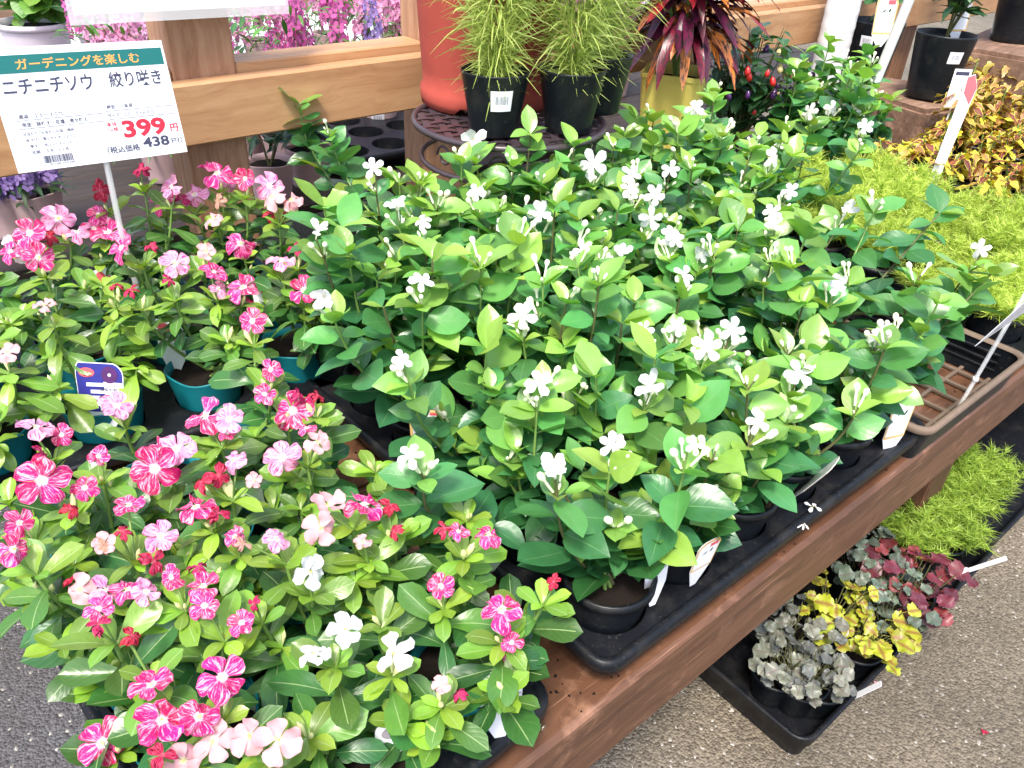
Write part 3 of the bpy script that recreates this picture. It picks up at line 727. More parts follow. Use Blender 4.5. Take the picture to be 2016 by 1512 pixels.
for (loc, tr, i, j, fl, nrow) in jp:
    tips = []
    for f0 in fl:
        if f0[3] == 'shoot': tips.append((f0[0], []))
        else: tips.append((f0[0] - V((0, 0, .022)) + (loc+V((0, 0, .1))-f0[0])*.08, [f0]))
    want = 7 if tr in 'AB' else 6; k = 0
    top = {'A': .195, 'B': .235, 'C': .210, 'D': .25}[tr] + .014*j + rnd.uniform(-.035, .035)
    if tr == 'A' and j == 0: top = .185+rnd.uniform(-.02, .02)
    while len(tips) < want and k < 40:
        k += 1; a = rnd.random()*2*PI; r = rnd.uniform(.012, .056)
        p = loc + V((r*math.cos(a), r*math.sin(a), rnd.uniform(top-.075, top+.045)))
        if all((p-t_[0]).length > .03 for t_ in tips): tips.append((p, []))
    for _ in range(2):
        a = rnd.random()*2*PI; p = loc + V((.04*math.cos(a), .04*math.sin(a), rnd.uniform(.13, .16))); tips.append((p, []))
    if tr == 'A': lab = f'white-flowered plant in black pot, {rowname[j]}, {ORD[5-i]} from the empty crate'
    elif tr == 'B': lab = f'white-flowered plant in black pot by iron stand, {["front", "middle", "back"][j]} row, {ORD[i]} from the vincas'
    elif tr == 'C': lab = f'white-flowered plant in black pot before yellow pot, {["front", "middle", "back"][j]} row, {ORD[i]} from iron stand'
    else: lab = f'white-flowered plant in black pot beside brown block, {["front", "back"][j]} row, {ORD[2-i]} from block'
    jasmine(loc, tips, 'potted_jasmine', lab, 'potted white-flowered plants')

# ================================================================ lettering
SCRATCH = bpy.data.scenes.new('scratch')
def text_mesh(body, bold=0.0):
    cu = bpy.data.curves.new('lettering', 'FONT'); cu.body = body; cu.size = 1.0; cu.offset = bold; cu.resolution_u = 3
    o = bpy.data.objects.new('lettering', cu); SCRATCH.collection.objects.link(o)
    vl = SCRATCH.view_layers[0]; vl.update(); m = bpy.data.meshes.new_from_object(o.evaluated_get(vl.depsgraph))
    bpy.data.objects.remove(o); bpy.data.curves.remove(cu); return m
def letter(parent, body, u0, u1, v0, v1, mat, bold=0.0, z=.0006, name='lettering', keep=False):
    """flat print: fits the box (u right, v up, in metres) on a card lying in its own x/y plane"""
    m = text_mesh(body, bold); m.materials.clear(); m.materials.append(mat)
    xs = [v.co.x for v in m.vertices]; ys = [v.co.y for v in m.vertices]
    if not xs: return
    sx = (u1-u0)/(max(xs)-min(xs)); sy = (v1-v0)/(max(ys)-min(ys))
    for v in m.vertices: v.co = (u0+(v.co.x-min(xs))*sx, v0+(v.co.y-min(ys))*sy, z)
    return ob(name, m, parent)
def patch(parent, name, pts, mat, z=.0004):
    b = MB(); b.quad([(x, y, z) for x, y in pts]); return ob(name, b.mesh(name, mat), parent)
def rect(parent, name, u0, u1, v0, v1, mat, z=.0004): return patch(parent, name, [(u0, v0), (u1, v0), (u1, v1), (u0, v1)], mat, z)
def cardmesh(name, outline, mat, th=.0008):
    b = MB(); n = len(outline)
    b.quad([(x, y, 0) for x, y in outline]); b.quad([(x, y, -th) for x, y in reversed(outline)])
    for k in range(n):
        (x0, y0), (x1, y1) = outline[k], outline[(k+1) % n]; b.quad([(x0, y0, 0), (x0, y0, -th), (x1, y1, -th), (x1, y1, 0)])
    return b.mesh(name, mat)
def ell(cx, cy, rx, ry, n=18, a0=0, a1=2*PI): return [(cx+rx*math.cos(a0+(a1-a0)*k/n), cy+ry*math.sin(a0+(a1-a0)*k/n)) for k in range(n)]
def card_frame(p, right, up):
    r_ = V(right).normalized(); u_ = (V(up) - V(up).dot(r_)*r_).normalized(); n_ = r_.cross(u_)
    return Matrix(((r_.x, u_.x, n_.x, p[0]), (r_.y, u_.y, n_.y, p[1]), (r_.z, u_.z, n_.z, p[2]), (0, 0, 0, 1)))
def barcode(parent, u0, u1, v0, v1, mat, seed=1, z=.0006):
    R = random.Random(seed); b = MB(); x = u0
    while x < u1:
        wd = R.choice([1, 1, 2, 3])*(u1-u0)/95; b.quad([(x, v0, z), (min(u1, x+wd), v0, z), (min(u1, x+wd), v1, z), (x, v1, z)]); x += wd+R.choice([1, 1, 2])*(u1-u0)/95
    return ob('bar_code', b.mesh('bar_code', mat), parent)

# ---- the price sign
bl, br_, tl, tr_ = aty(35, 342, 1.185), aty(360, 300, 1.185), aty(-6, 112, 1.225), aty(320, 75, 1.225)
ctr = (bl+br_)/2+V((.004, 0, 0)); CW, CH = .222, .152
sg = thing('price_sign', (ctr.x-.005, 1.185, .047), 'white price card reading 399 with green heading, on a clear stake', 'sign')
loc = sg.location
cf = card_frame(V((ctr.x, 1.185, ctr.z))-loc, br_-bl, (tl+tr_)/2-ctr)
card = ob('card', cardmesh('card', [(-CW/2, 0), (CW/2, 0), (CW/2, CH), (-CW/2, CH)], M['paper']), sg, cf)
def U(u): return -CW/2+u*CW
def Vv(v): return CH*(1-v)
rect(card, 'green_band', U(.0), U(.985), Vv(.205), Vv(.062), M['ink_green'])
letter(card, 'ガーデニングを楽しむ', U(.15), U(.84), Vv(.180), Vv(.092), M['ink_orange'], .012)
letter(card, 'ニチニチソウ', U(.05), U(.535), Vv(.375), Vv(.245), M['ink'], .014)
letter(card, '絞り咲き', U(.63), U(.945), Vv(.375), Vv(.240), M['ink'], .012)
letter(card, '適温　１５～３０℃', U(.085), U(.33), Vv(.565), Vv(.530), M['ink'], .014)
letter(card, '用途　鉢植え・花壇・寄せ植え', U(.09), U(.45), Vv(.635), Vv(.597), M['ink'], .014)
letter(card, '種別　一年草', U(.575), U(.73), Vv(.555), Vv(.517), M['ink'], .014)
letter(card, 'サイズ　１０．５ｃｍＰＯＴ', U(.57), U(.87), Vv(.625), Vv(.587), M['ink'], .012)
for (u0, u1, v) in ((.065, .545, .580), (.07, .55, .648), (.565, .985, .568), (.57, .985, .640)): rect(card, 'rule', U(u0), U(u1), Vv(v+.002), Vv(v-.002), M['ink'], .0005)
letter(card, '本体', U(.548), U(.610), Vv(.700), Vv(.662), M['ink_red'], .010); letter(card, '価格', U(.550), U(.612), Vv(.745), Vv(.707), M['ink_red'], .010)
letter(card, '399', U(.635), U(.900), Vv(.815), Vv(.660), M['ink_red'], .035)
letter(card, '円', U(.925), U(.975), Vv(.800), Vv(.730), M['ink_red'], .022)
letter(card, '（税込価格', U(.515), U(.710), Vv(.935), Vv(.870), M['ink'], .014)
letter(card, '438', U(.735), U(.900), Vv(.915), Vv(.825), M['ink'], .030); letter(card, '円）', U(.915), U(.985), Vv(.905), Vv(.855), M['ink'], .012)
r0, r1, rows_ = .665, .870, [('日当たり', '日当たりの良い場所', .36), ('水やり', '乾いたらたっぷりと', .36), ('草丈', '約１０～８０ｃｍ', .33), ('花期', '５月～１１月', .30)]
for k in range(5):
    v = r0+(r1-r0)*k/4; rect(card, 'rule', U(.065), U(.415), Vv(v+.0012), Vv(v-.0012), M['ink_grey'], .0005)
for u in (.065, .168, .415): rect(card, 'rule', U(u-.0008), U(u+.0008), Vv(r1+.0012), Vv(r0-.0012), M['ink_grey'], .00055)
for k, (a_, c_, ue) in enumerate(rows_):
    v = r0+(r1-r0)*(k+.5)/4; letter(card, a_, U(.085 if k < 2 else .10), U(.158 if k < 2 else .145), Vv(v+.015), Vv(v-.015), M['ink'], .012); letter(card, c_, U(.180), U(ue), Vv(v+.015), Vv(v-.015), M['ink'], .014)
barcode(card, U(.150), U(.315), Vv(.945), Vv(.882), M['ink']); letter(card, '2 100188 499388', U(.145), U(.317), Vv(.968), Vv(.950), M['ink'], 0)
b = MB(); b.box((-.006, -.0025, -.0095), (.006, .0, ctr.z-loc.z+.05), .001, M=Matrix.Rotation(0.0, 4, 'X')); 
b2 = MB(); b2.tube([(.004, 0, 0), (.000, .002, (ctr.z-loc.z)*.6), (.005, .006, ctr.z-loc.z+.03)], .0042, 6); ob('stake', b2.mesh('stake', M['clear']), sg)

# ---- the larger sign hung on the post (only its lower part is in view)
p0, p1 = aty(138, 45, 1.335), aty(570, 22, 1.335); wd = (p1-p0).length; c0 = (p0+p1)/2
hs_ = thing('hanging_sign', (c0.x, 1.338, c0.z), 'white card in a clear sleeve hung on the pine post above the price card', 'sign')
cf = card_frame((0, 0, 0), (1, 0, (p1.z-p0.z)/wd), (0, .02, 1))
sl = ob('sleeve', cardmesh('sleeve', [(-wd/2, -.004), (wd/2, -.004), (wd/2, .215), (-wd/2, .215)], M['clear'], .0008), hs_, cf @ T(0, 0, .0016))
pc = ob('card', cardmesh('card', [(-wd/2+.008, .009), (wd/2-.004, .009), (wd/2-.004, .21), (-wd/2+.008, .21)], M['paper']), hs_, cf)
rect(pc, 'blue_band', -wd/2+.022, -wd/2+.14, .034, .075, M['ink_blue'])

# ================================================================ picture tags in the pots
def plant_tag(P, right, up, w_, h_, label, style, tip=0.05):
    """stiff card pushed into the soil; P = middle of the visible lower edge"""
    t_ = thing('plant_tag', P, label, 'plant tag', 'picture tags in pots')
    cf = card_frame((0, 0, 0), right, up)
    rd = w_*.28
    out = [(-w_*.12, -tip), (w_*.12, -tip), (w_*.46, 0), (w_/2, h_-rd)]
    if style.startswith('jas'):
        out += [(w_*.46, h_-rd*.6), (w_*.40, h_*.94), (w_*.2, h_), (-w_*.2, h_), (-w_*.40, h_*.94), (-w_*.46, h_-rd*.6)]
    else:
        out += [(w_/2-rd*(1-math.cos(a)), h_-rd+rd*math.sin(a)*1.0) for a in [k*PI/10 for k in range(1, 5)]] + [(-w_/2+rd*.3*(1-math.cos(a)), h_-rd+rd*math.sin(a)) for a in [k*PI/10 for k in range(5, 0, -1)]]
    out += [(-w_/2, h_-rd), (-w_*.46, 0)]
    c = ob('card', cardmesh('card', out, M['paper'], .0006), t_, cf)
    def sc_(pts, k): cx, cy = 0, h_*.5; return [(cx+(x-cx)*k, cy+(y-cy)*k) for x, y in pts]
    if style == 'indigo':
        patch(c, 'indigo_print', sc_([q for q in out if q[1] >= 0], .97), M['ink_indigo'])
        patch(c, 'white_print', [(w_*.08, h_*.62), (w_*.47, h_*.60), (w_*.44, h_*.03), (-w_*.02, h_*.03), (-w_*.05, h_*.30), (w_*.1, h_*.36)], M['paper'], .0006)
        for (a, y) in ((-.28, .56), (-.20, .42), (-.34, .30), (-.26, .17)): rect(c, 'white_stripe', w_*a, w_*.14, h_*(y-.035), h_*(y+.035), M['paper'], .0007)
        patch(c, 'red_badge', ell(-w_*.26, h_*.80, w_*.17, h_*.095), M['ink_lred'], .0008)
        patch(c, 'flower_print', ell(w_*.22, h_*.76, w_*.17, h_*.17), M['ink_purple'], .0009); patch(c, 'flower_print', ell(w_*.08, h_*.24, w_*.14, h_*.12), M['ink_purple'], .0009)
        for (x, y, s) in ((.22, .76, .035), (.08, .24, .03)): patch(c, 'flower_eye_print', ell(w_*x, h_*y, w_*s, w_*s, 8), M['paper'], .0011)
        letter(c, '日々華', w_*.16, w_*.34, h_*.525, h_*.56, M['ink'], 0, .001); letter(c, '藍染め絞り', w_*.0, w_*.44, h_*.435, h_*.505, M['ink'], .01, .001); rect(c, 'rule', -w_*.06, w_*.46, h_*.415, h_*.422, M['ink'], .001)
    elif style == 'pink':
        patch(c, 'flower_print', ell(w_*.1, h_*.80, w_*.30, h_*.15), M['ink_pink'], .0006); patch(c, 'flower_eye_print', ell(w_*.1, h_*.80, w_*.04, w_*.04, 8), M['paper'], .0008)
        patch(c, 'flower_print', ell(-w_*.20, h_*.22, w_*.17, h_*.09), M['ink_pink'], .0006)
        letter(c, '日々華', w_*.05, w_*.30, h_*.545, h_*.585, M['ink'], 0, .001); letter(c, 'かすり絞り', -w_*.28, w_*.36, h_*.455, h_*.52, M['ink'], .01, .001); rect(c, 'rule', -w_*.44, w_*.46, h_*.43, h_*.438, M['ink'], .001)
    elif style == 'pale':
        patch(c, 'flower_print', ell(-w_*.1, h_*.82, w_*.26, h_*.14), M['ink_grey'], .0006)
        letter(c, '日々華', w_*.0, w_*.28, h_*.56, h_*.60, M['ink'], 0, .001); letter(c, '薄化粧', -w_*.10, w_*.38, h_*.46, h_*.535, M['ink'], .012, .001); rect(c, 'rule', -w_*.44, w_*.46, h_*.44, h_*.447, M['ink'], .001)
    elif style == 'red':
        patch(c, 'flower_print', ell(-w_*.16, h_*.80, w_*.28, h_*.13), M['ink_lred'], .0006); patch(c, 'flower_print', ell(w_*.16, h_*.62, w_*.24, h_*.15), M['ink_pink'], .0007); patch(c, 'flower_eye_print', ell(w_*.16, h_*.62, w_*.04, w_*.04, 8), M['paper'], .0009)
    elif style == 'jas':
        patch(c, 'tan_border', [q for q in out if q[1] >= 0], M['ink_tan']); patch(c, 'white_print', sc_([q for q in out if q[1] >= 0], .88), M['paper'], .0006)
        rect(c, 'red_badge', w_*.02, w_*.36, h_*.78, h_*.90, M['ink_lred'], .0008)
        patch(c, 'leaf_print', [(-w_*.2, h_*.55), (-w_*.05, h_*.60), (-w_*.02, h_*.66), (-w_*.14, h_*.62)], M['ink_leaf'], .0008); patch(c, 'leaf_print', [(w_*.10, h_*.56), (w_*.2, h_*.60), (w_*.22, h_*.70), (w_*.12, h_*.66)], M['ink_leaf'], .0008)
    elif style == 'jastext':
        patch(c, 'tan_border', [q for q in out if q[1] >= 0], M['ink_tan']); patch(c, 'white_print', sc_([q for q in out if q[1] >= 0], .86), M['paper'], .0006)
        letter(c, 'Wi', -w_*.16, w_*.04, h_*.60, h_*.70, M['ink'], .01, .001); letter(c, 'Asn', -w_*.30, w_*.02, h_*.44, h_*.54, M['ink'], .01, .001); rect(c, 'red_badge', w_*.0, w_*.25, h_*.84, h_*.93, M['ink_lred'], .0008)
    return t_
RT = V((_r.x, _r.y, 0)).normalized(); BACK = V((_f.x, _f.y, 0)).normalized()
def near_pot(px, py, lst, z):
    p = atz(px, py, z); return min(lst, key=lambda c: (c[0].xy-p.xy).length)
def tag_at(px, py, z, wpx, hpx, label, style, lean=(0, 0), yaw=0.0, tip=.03):
    P = atz(px, py, z); k = depth(P)/FPX
    right = RT*math.cos(yaw) + BACK*math.sin(yaw); up = V((0, 0, 1)) + RT*lean[0] + BACK*lean[1]
    return plant_tag(P, right, up, wpx*k/max(.3, math.cos(yaw)), hpx*k*1.1, label, style, tip)
tag_at(202, 812, .088, 92, 92, 'indigo and white picture tag in the drooping vinca pot', 'indigo', (0, .35))
tag_at(340, 700, .098, 62, 66, 'white picture tag with red blossom among the vincas below the sign', 'red', (-.55, .30), -.3)
tag_at(985, 1405, .078, 88, 108, 'white picture tag with pink blossoms in the vinca nearest the bench screw', 'pink', (.55, .25), .25)
tag_at(788, 1505, .075, 82, 105, 'pale picture tag with grey blossom in a vinca pot at the bench edge', 'pale', (.35, .25), .3)
tag_at(235, 600, .095, 16, 70, 'red edged picture tag seen nearly edge on behind the vincas', 'red', (-.5, .1), 1.1)
tag_at(845, 868, .095, 78, 58, 'tan bordered tag lettered Wi in a white-flowered plant pot', 'jastext', (0, .3))
tag_at(1758, 862, .062, 52, 88, 'tan bordered white tag with red badge beside the empty crate', 'jas', (.35, .15), .35)
tag_at(1378, 1118, .085, 50, 78, 'tan bordered white tag with red badge in the pot at the bench edge', 'jas', (.45, .15), .6)
tag_at(1590, 955, .085, 34, 80, 'tan bordered white tag turned nearly edge on at the bench edge', 'jas', (.65, .1), .95)
tag_at(1290, 1150, .080, 50, 80, 'white tag showing its blank grey back behind low leaves', 'pale', (.2, .2), .5)
tag_at(520, 600, .10, 36, 40, 'small red picture tag under the vincas beside the white-flowered plants', 'red', (.1, .2), .3)

# ================================================================ empty crate and clear sign
cr = thing('plant_crate', (1.005, .278, 0), 'empty black plastic crate with grid floor beside the golden plants', 'crate')
CXW, CYW, CHh = .330, .330, .062
def crate_ring(prof, rc=.02):
    path = []
    for (cx, cy, a0) in ((CXW-rc, CYW-rc, 0), (rc, CYW-rc, PI/2), (rc, rc, PI), (CXW-rc, rc, 1.5*PI)):
        for k in range(6): path.append((cx, cy, a0+k*PI/10))
    return [[(cx+(rc+o)*math.cos(a), cy+(rc+o)*math.sin(a), z) for (cx, cy, a) in path] for (o, z) in prof]
M['crate_rim'] = plain('dusty_crate_rim', (.17, .12, .085), .7, var=.3, scale=40)
b = MB(); b.grid(crate_ring([(-.003, CHh-.004), (.0, CHh+.001), (.006, CHh+.001), (.008, CHh-.005), (.006, CHh-.010)]), True, False, True); ob('rim', b.mesh('rim', M['crate_rim']), cr)
b = MB(); b.grid(crate_ring([(-.010, .002), (-.004, .030), (.0, CHh-.002)]), True, False, True); b.grid(crate_ring([(.0045, CHh-.006), (-.001, .030), (-.0065, .002)]), True, False, True); ob('wall', b.mesh('wall', M['black_pl']), cr)
for k in range(7):
    y = .03+k*(CYW-.06)/6; ob('floor_rib', boxmesh('floor_rib', (.012, y-.003, .002), (CXW-.012, y+.003, .008), M['crate_rim'], .001), cr)
    x = .03+k*(CXW-.06)/6; ob('floor_rib', boxmesh('floor_rib', (x-.003, .012, .0015), (x+.003, CYW-.012, .0074), M['crate_rim'], .001), cr)
for zz in (.016, .030, .044):
    ob('side_rib', boxmesh('side_rib', (CXW-.0085, .03, zz), (CXW-.0035, CYW-.03, zz+.005), M['tray_pl'], .001), cr)
    ob('side_rib', boxmesh('side_rib', (.03, CYW-.0085, zz), (CXW-.03, CYW-.0035, zz+.005), M['tray_pl'], .001), cr)
sb = atz(1870, 832, .008); sm = sb + V((.07, -.02, .10)); 
P1 = aty(1985, 636, sb.y-.004)
s2 = thing('price_sign', sb, 'white card on a clear bent rod standing in the empty crate', 'sign')
b = MB(); b.tube([(0, 0, 0), (P1-sb)*.45, (P1-sb)*1.0, (P1-sb)*1.35], .0032, 6); ob('stake', b.mesh('stake', M['clear']), s2)
b = MB(); b.lathe([(.002, -.004), (.0045, -.003), (.0045, .003), (.002, .004)], 8); ob('collar', b.mesh('collar', M['white_pl']), s2, T(*((P1-sb)*.45)))
q0 = aty(1920, 682, sb.y-.012)-sb
cc = ob('card', cardmesh('card', [(0, 0), (.21, 0), (.21, .148), (0.0, .148)], M['paper']), s2, card_frame(q0, (1, 0, 0), (.10, -.36, .90)))
barcode(cc, .022, .045, .016, .024, M['ink'], 5); letter(cc, '水やり　乾いたらたっぷりと', .024, .08, .034, .038, M['ink_grey'], 0); letter(cc, '日当たり　日当たりの良い場所', .024, .08, .044, .048, M['ink_grey'], 0)
# pole inside crate ------------------------------------------------ screw on the bench, fallen petals
sp_ = atz(1068, 1432, 0.003); sq = atz(1046, 1414, .003); 
t = thing('wood_screw', (sp_.x, sp_.y, 0), 'loose brass coloured wood screw lying on the bench by the tray corner', 'screw')
d_ = (sq-sp_).normalized(); b = MB()
pts = []; 
for k in range(13): pts.append(V((0, 0, .0034))+d_*(.0024*k))
b.tube(pts, [.0016+.0005*(k % 2) for k in range(12)]+[.0004], 8); ob('shank', b.mesh('shank', M['steel']), t)
b = MB(); b.tube([V((0, 0, .0034))-d_*.0018, V((0, 0, .0034))-d_*.0012, V((0, 0, .0034))+d_*.0022], [.0034, .0036, .0016], 10); ob('head', b.mesh('head', M['steel']), t)
fz = atz(1600, 1000, .052)
t = thing('fallen_flower', fz, 'fallen white blossom lying on the rim of the tray at bench edge', 'flower')
for k in range(4): ob('petal', rnd.choice(JP), t, Rz(k*1.5+.3) @ T(.002, 0, .001+.001*k) @ Matrix.Diagonal((.009, .009, .009, 1)))
t = thing('fallen_flower', fz+V((-.03, -.008, -.004)), 'thin shrivelled white blossom lying beside the fallen one', 'flower')
for k in range(3): ob('petal', JP[1], t, Rz(k*.7+2.9) @ T(.0, 0, .001+.001*k) @ Matrix.Diagonal((.010, .004, .008, 1)))

# ================================================================ iron plant stand with planter and kochia pots
SC = V((.905, 1.062, 0)); SZ = .305; SR = .165
st = thing('plant_stand', SC, 'round bronzed iron plant stand with woven lattice top and scroll legs', 'plant stand')
def ring(r, z, rt, n=48): return [(r*math.cos(2*PI*k/n), r*math.sin(2*PI*k/n), z) for k in range(n+1)]
b = MB(); b.tube(ring(SR, SZ, 0), .0055, 8, cap=False); ob('top_ring', b.mesh('top_ring', M['iron']), st)
b = MB(); b.tube(ring(SR*.93, SZ-.062, 0), .0045, 8, cap=False); ob('lower_ring', b.mesh('lower_ring', M['iron']), st)
for dirn in (0, 1):
    for k in range(-6, 7):
        o_ = k*.0245; L = math.sqrt(max(0, (SR-.003)**2-o_**2))
        if L < .03: continue
        b = MB(); rows = []; ns = 16
        for i in range(ns+1):
            x = -L+2*L*i/ns; zz = SZ + .0016*math.cos(PI*(x/.0245+k+dirn))
            rows.append([(x, o_-.0062, zz), (x, o_+.0062, zz)])
        b.grid(rows, True); b.grid([[(x, y, z-.0018) for (x, y, z) in r][::-1] for r in rows], True)
        ob('slat', b.mesh('slat', M['iron']), st, Rz(PI/4+dirn*PI/2+.35))
for k in range(3):
    a = math.radians(205)+k*2*PI/3; c, s_ = math.cos(a), math.sin(a)
    prof = [(SR*.99, SZ-.004), (SR*1.0, SZ-.04), (SR*.93, SZ-.065), (SR*.80, SZ-.13), (SR*.82, SZ-.20), (SR*.95, SZ-.26), (SR*1.04, .006)]
    b = MB(); b.tube([(r*c, r*s_, z) for r, z in prof], .0058, 8); ob('leg', b.mesh('leg', M['iron']), st)
    b = MB()
    for sg_ in (-1, 1):
        pts = []
        for i in range(22):
            th = i/21*2.6*PI; rr = .020*(1-i/26); aa = a+sg_*(.32+ (rr*math.cos(th))/SR); pts.append((SR*.93*math.cos(aa), SR*.93*math.sin(aa), SZ-.034+rr*math.sin(th)))
        b.tube(pts, .0022, 5)
    ob('scroll', b.mesh('scroll', M['iron']), st)
b = MB(); b.tube([(SR*.55*math.cos(k*PI/18), SR*.55*math.sin(k*PI/18), SZ-.17) for k in range(37)], .0038, 6, cap=False); ob('brace_ring', b.mesh('brace_ring', M['iron']), st)
# terracotta planter
def planter(P, r0, r1, h, label):
    t_ = thing('planter', P, label, 'planter')
    b = MB(); prof = [(.004, .014), (r0*.9, .014), (r0*.93, .002), (r0, .0), (r0+.002, .012), (r0+.002, .028), (r0-.003, .031)]
    for k in range(1, 9): prof.append((r0-.003+(r1-r0)*k/8, .031+(h-.06)*k/8))
    prof += [(r1+.008, h-.028), (r1+.008, h), (r1-.004, h), (r1-.012, h-.06)]
    def fn(r, z, a): return r, z + (.010 if z < .003 and math.cos(3*a+.6) > .55 else 0)
    b.lathe(prof, 60, fn=fn); ob('pot', b.mesh('pot', M['terra']), t_)
    ob('soil', soilmesh(r1-.012, h-.05), t_); return t_
planter((.940, 1.175, SZ+.003), .116, .131, .29, 'tall terracotta red planter standing on the iron stand')
def strands(name, mat, n, fn, seed, w_=.0009, seg=3):
    R = random.Random(seed); b = MB()
    for k in range(n):
        p, d, L, curl = fn(R); side = d.cross(V((R.uniform(-1, 1), R.uniform(-1, 1), R.uniform(-1, 1)))).normalized()*w_*R.uniform(.6, 1.4); rows = []
        for i in range(seg+1):
            t_ = i/seg; q = p + d*L*t_ + curl*L*t_*t_; f_ = 1-.85*t_*t_
            rows.append([q-side*f_, q+side*f_])
        b.grid(rows, True)
    return b.mesh(name, mat)
def fluffmat(name, c0, c1, transl=.35):
    a = N(name); gi = a.n('ShaderNodeNewGeometry'); oi = a.n('ShaderNodeObjectInfo')
    c = a.mix(gi.outputs['Random Per Island'], c0, c1); c = a.mix(a.math('MULTIPLY', oi.outputs['Random'], .25), c, tuple(x*.6 for x in c0))
    a.P(Base_Color=c, Roughness=.5); a.trans(transl, c); return a.m
M['kochia'] = fluffmat('kochia_foliage', (.34, .46, .08), (.70, .78, .24), .45)
M['golden'] = fluffmat('golden_foliage', (.34, .48, .04), (.74, .88, .18))
M['golden_d'] = fluffmat('green_gold_foliage', (.24, .36, .04), (.52, .62, .09))
def kochia_fn(R):
    z = R.random(); a = R.random()*2*PI; r = (.010+.045*min(1, z*2.2))*math.sqrt(R.random())
    p = V((r*math.cos(a), r*math.sin(a), .075+z*.30)); el = R.uniform(-.2, 1.2)
    d = V((math.cos(a+R.uniform(-.8, .8))*math.cos(el), math.sin(a+R.uniform(-.8, .8))*math.cos(el), math.sin(el))).normalized()
    return p, d, R.uniform(.025, .062), V((R.uniform(-.3, .3), R.uniform(-.3, .3), R.uniform(-.75, .1)))
KM = [strands('kochia_foliage', M['kochia'], 2400, kochia_fn, 11+i, .0012) for i in range(3)]
POT_SQ = potmesh('soft_black_pot', M['black_pl'], .0545, .0375, .098, lip=False)
for k, ((px, py), lab) in enumerate([((972, 268), 'feathery green kochia in black pot with white barcode sticker'), ((1118, 262), 'feathery green kochia in black pot without a sticker'), ((1175, 225), 'feathery green kochia in the black pot farthest from the sticker pot')]):
    p = atz(px, py-8, SZ+.004)
    t_ = thing('potted_kochia', p, lab, 'foliage plant', 'kochia pots on the iron stand')
    ob('pot', POT_SQ, t_, Rz(k)); ob('soil', soilmesh(.049, .084), t_)
    tag(ob('foliage', KM[k], t_, Rz(k*2.0)), kind='stuff')
    b = MB()
    for j in range(9):
        a = j*.7; b.tube([(.006*math.cos(a), .006*math.sin(a), .08), (.016*math.cos(a), .016*math.sin(a), .18), (.035*math.cos(a), .035*math.sin(a), .34)], [.0018, .0013, .0007], 5, cap=False)
    ob('stem', b.mesh('stem', M['kochia']), t_)
    if k == 0:
        v_ = CAM-p; az = math.atan2(v_.y, v_.x)+.22; sticker(t_, .0463, .045, az, .032, .032, .175, M['paper'])

# ================================================================ golden feathery plants, coleus
def gold_fn(R):
    k = R.randrange(46); Q = random.Random(k*7+3)                      # plumes rising from the mound
    a = Q.random()*2*PI; rr = .062*math.sqrt(Q.random()); top = V((rr*math.cos(a)*1.1, rr*math.sin(a)*1.1, .105+.045*Q.random()-rr*.35)); low = V((rr*.4*math.cos(a), rr*.4*math.sin(a), .07))
    t1 = R.random()**.6; p = low.lerp(top, t1); g = R.random()*2*PI; el = R.uniform(-.3, .9)
    d = (V((math.cos(g)*math.cos(el), math.sin(g)*math.cos(el), math.sin(el))) + (top-low).normalized()*.6).normalized()
    return p, d, R.uniform(.010, .026)*(1.25-.5*t1), V((R.uniform(-.6, .6), R.uniform(-.6, .6), R.uniform(-.5, .3)))
GM = [strands('golden_foliage', M['golden'], 5200, gold_fn, 31+i, .00065, 2) for i in range(3)]
GMD = [strands('green_gold_foliage', M['golden_d'], 5200, gold_fn, 36+i, .00065, 2) for i in range(2)]
def golden(P, lab, meshes, group):
    t_ = thing('golden_plant', P, lab, 'foliage plant', group); ob('pot', POT_BLK, t_); ob('soil', SOILB, t_)
    s = rnd.uniform(.85, 1.15); tag(ob('foliage', rnd.choice(meshes), t_, Rz(rnd.random()*6) @ Matrix.Diagonal((s, s, rnd.uniform(.75, 1.35), 1))), kind='stuff'); return t_
gt, gp = pottray('plant_tray', 'black tray of golden feathery plants beside the empty crate', 4, 6, .115, .0432, .045, (1.352, .297), 0, 'black plant trays')
for j, row in enumerate(gp):
    for i, (x, y) in enumerate(row):
        golden((x, y, .0025), f'golden feathery mound plant, {rowname[j] if j < 5 else "sixth row in"}, {ORD[i]} from the crate side', GM if (x*.5+(1-y)) < 1.5 or rnd.random() < .4 else GMD, 'golden feathery plants')
ct, cp_ = pottray('plant_tray', 'black tray of yellow and maroon coleus beyond the golden plants', 6, 5, .118, .0432, .045, (1.835, .30), 0, 'black plant trays')
def coleus(P, lab, cols, h=.15, n=36, s0=.058):
    t_ = thing('potted_coleus', P, lab, 'foliage plant', 'yellow and maroon coleus'); ob('pot', POT_BLK, t_); ob('soil', SOILB, t_)
    b = MB()
    for k in range(4):
        a = k*1.6+rnd.random(); r = rnd.uniform(.015, .04); tip = V((r*math.cos(a), r*math.sin(a), h+rnd.uniform(-.02, .03))); b.tube([(0, 0, .075), tip*.5+V((0, 0, .04)), tip], .0022, 5, cap=False)
        for q in range(n//4):
            t1 = .4+.6*q/(n//4-1); p = V((0, 0, .075)).lerp(tip, t1); az = q*1.57+rnd.uniform(-.4, .4); el = rnd.uniform(-.2, .5)
            dr = V((math.cos(az)*math.cos(el), math.sin(az)*math.cos(el), math.sin(el))); s = s0*rnd.uniform(.75, 1.2)*(1.1-.35*t1)
            ob('leaf', rnd.choice(CL), t_, basis(p, dr, V((0, 0, 1)), s, s*1.1), rnd.choice(cols))
    ob('stem', b.mesh('stem', M['stem_g']), t_); return t_
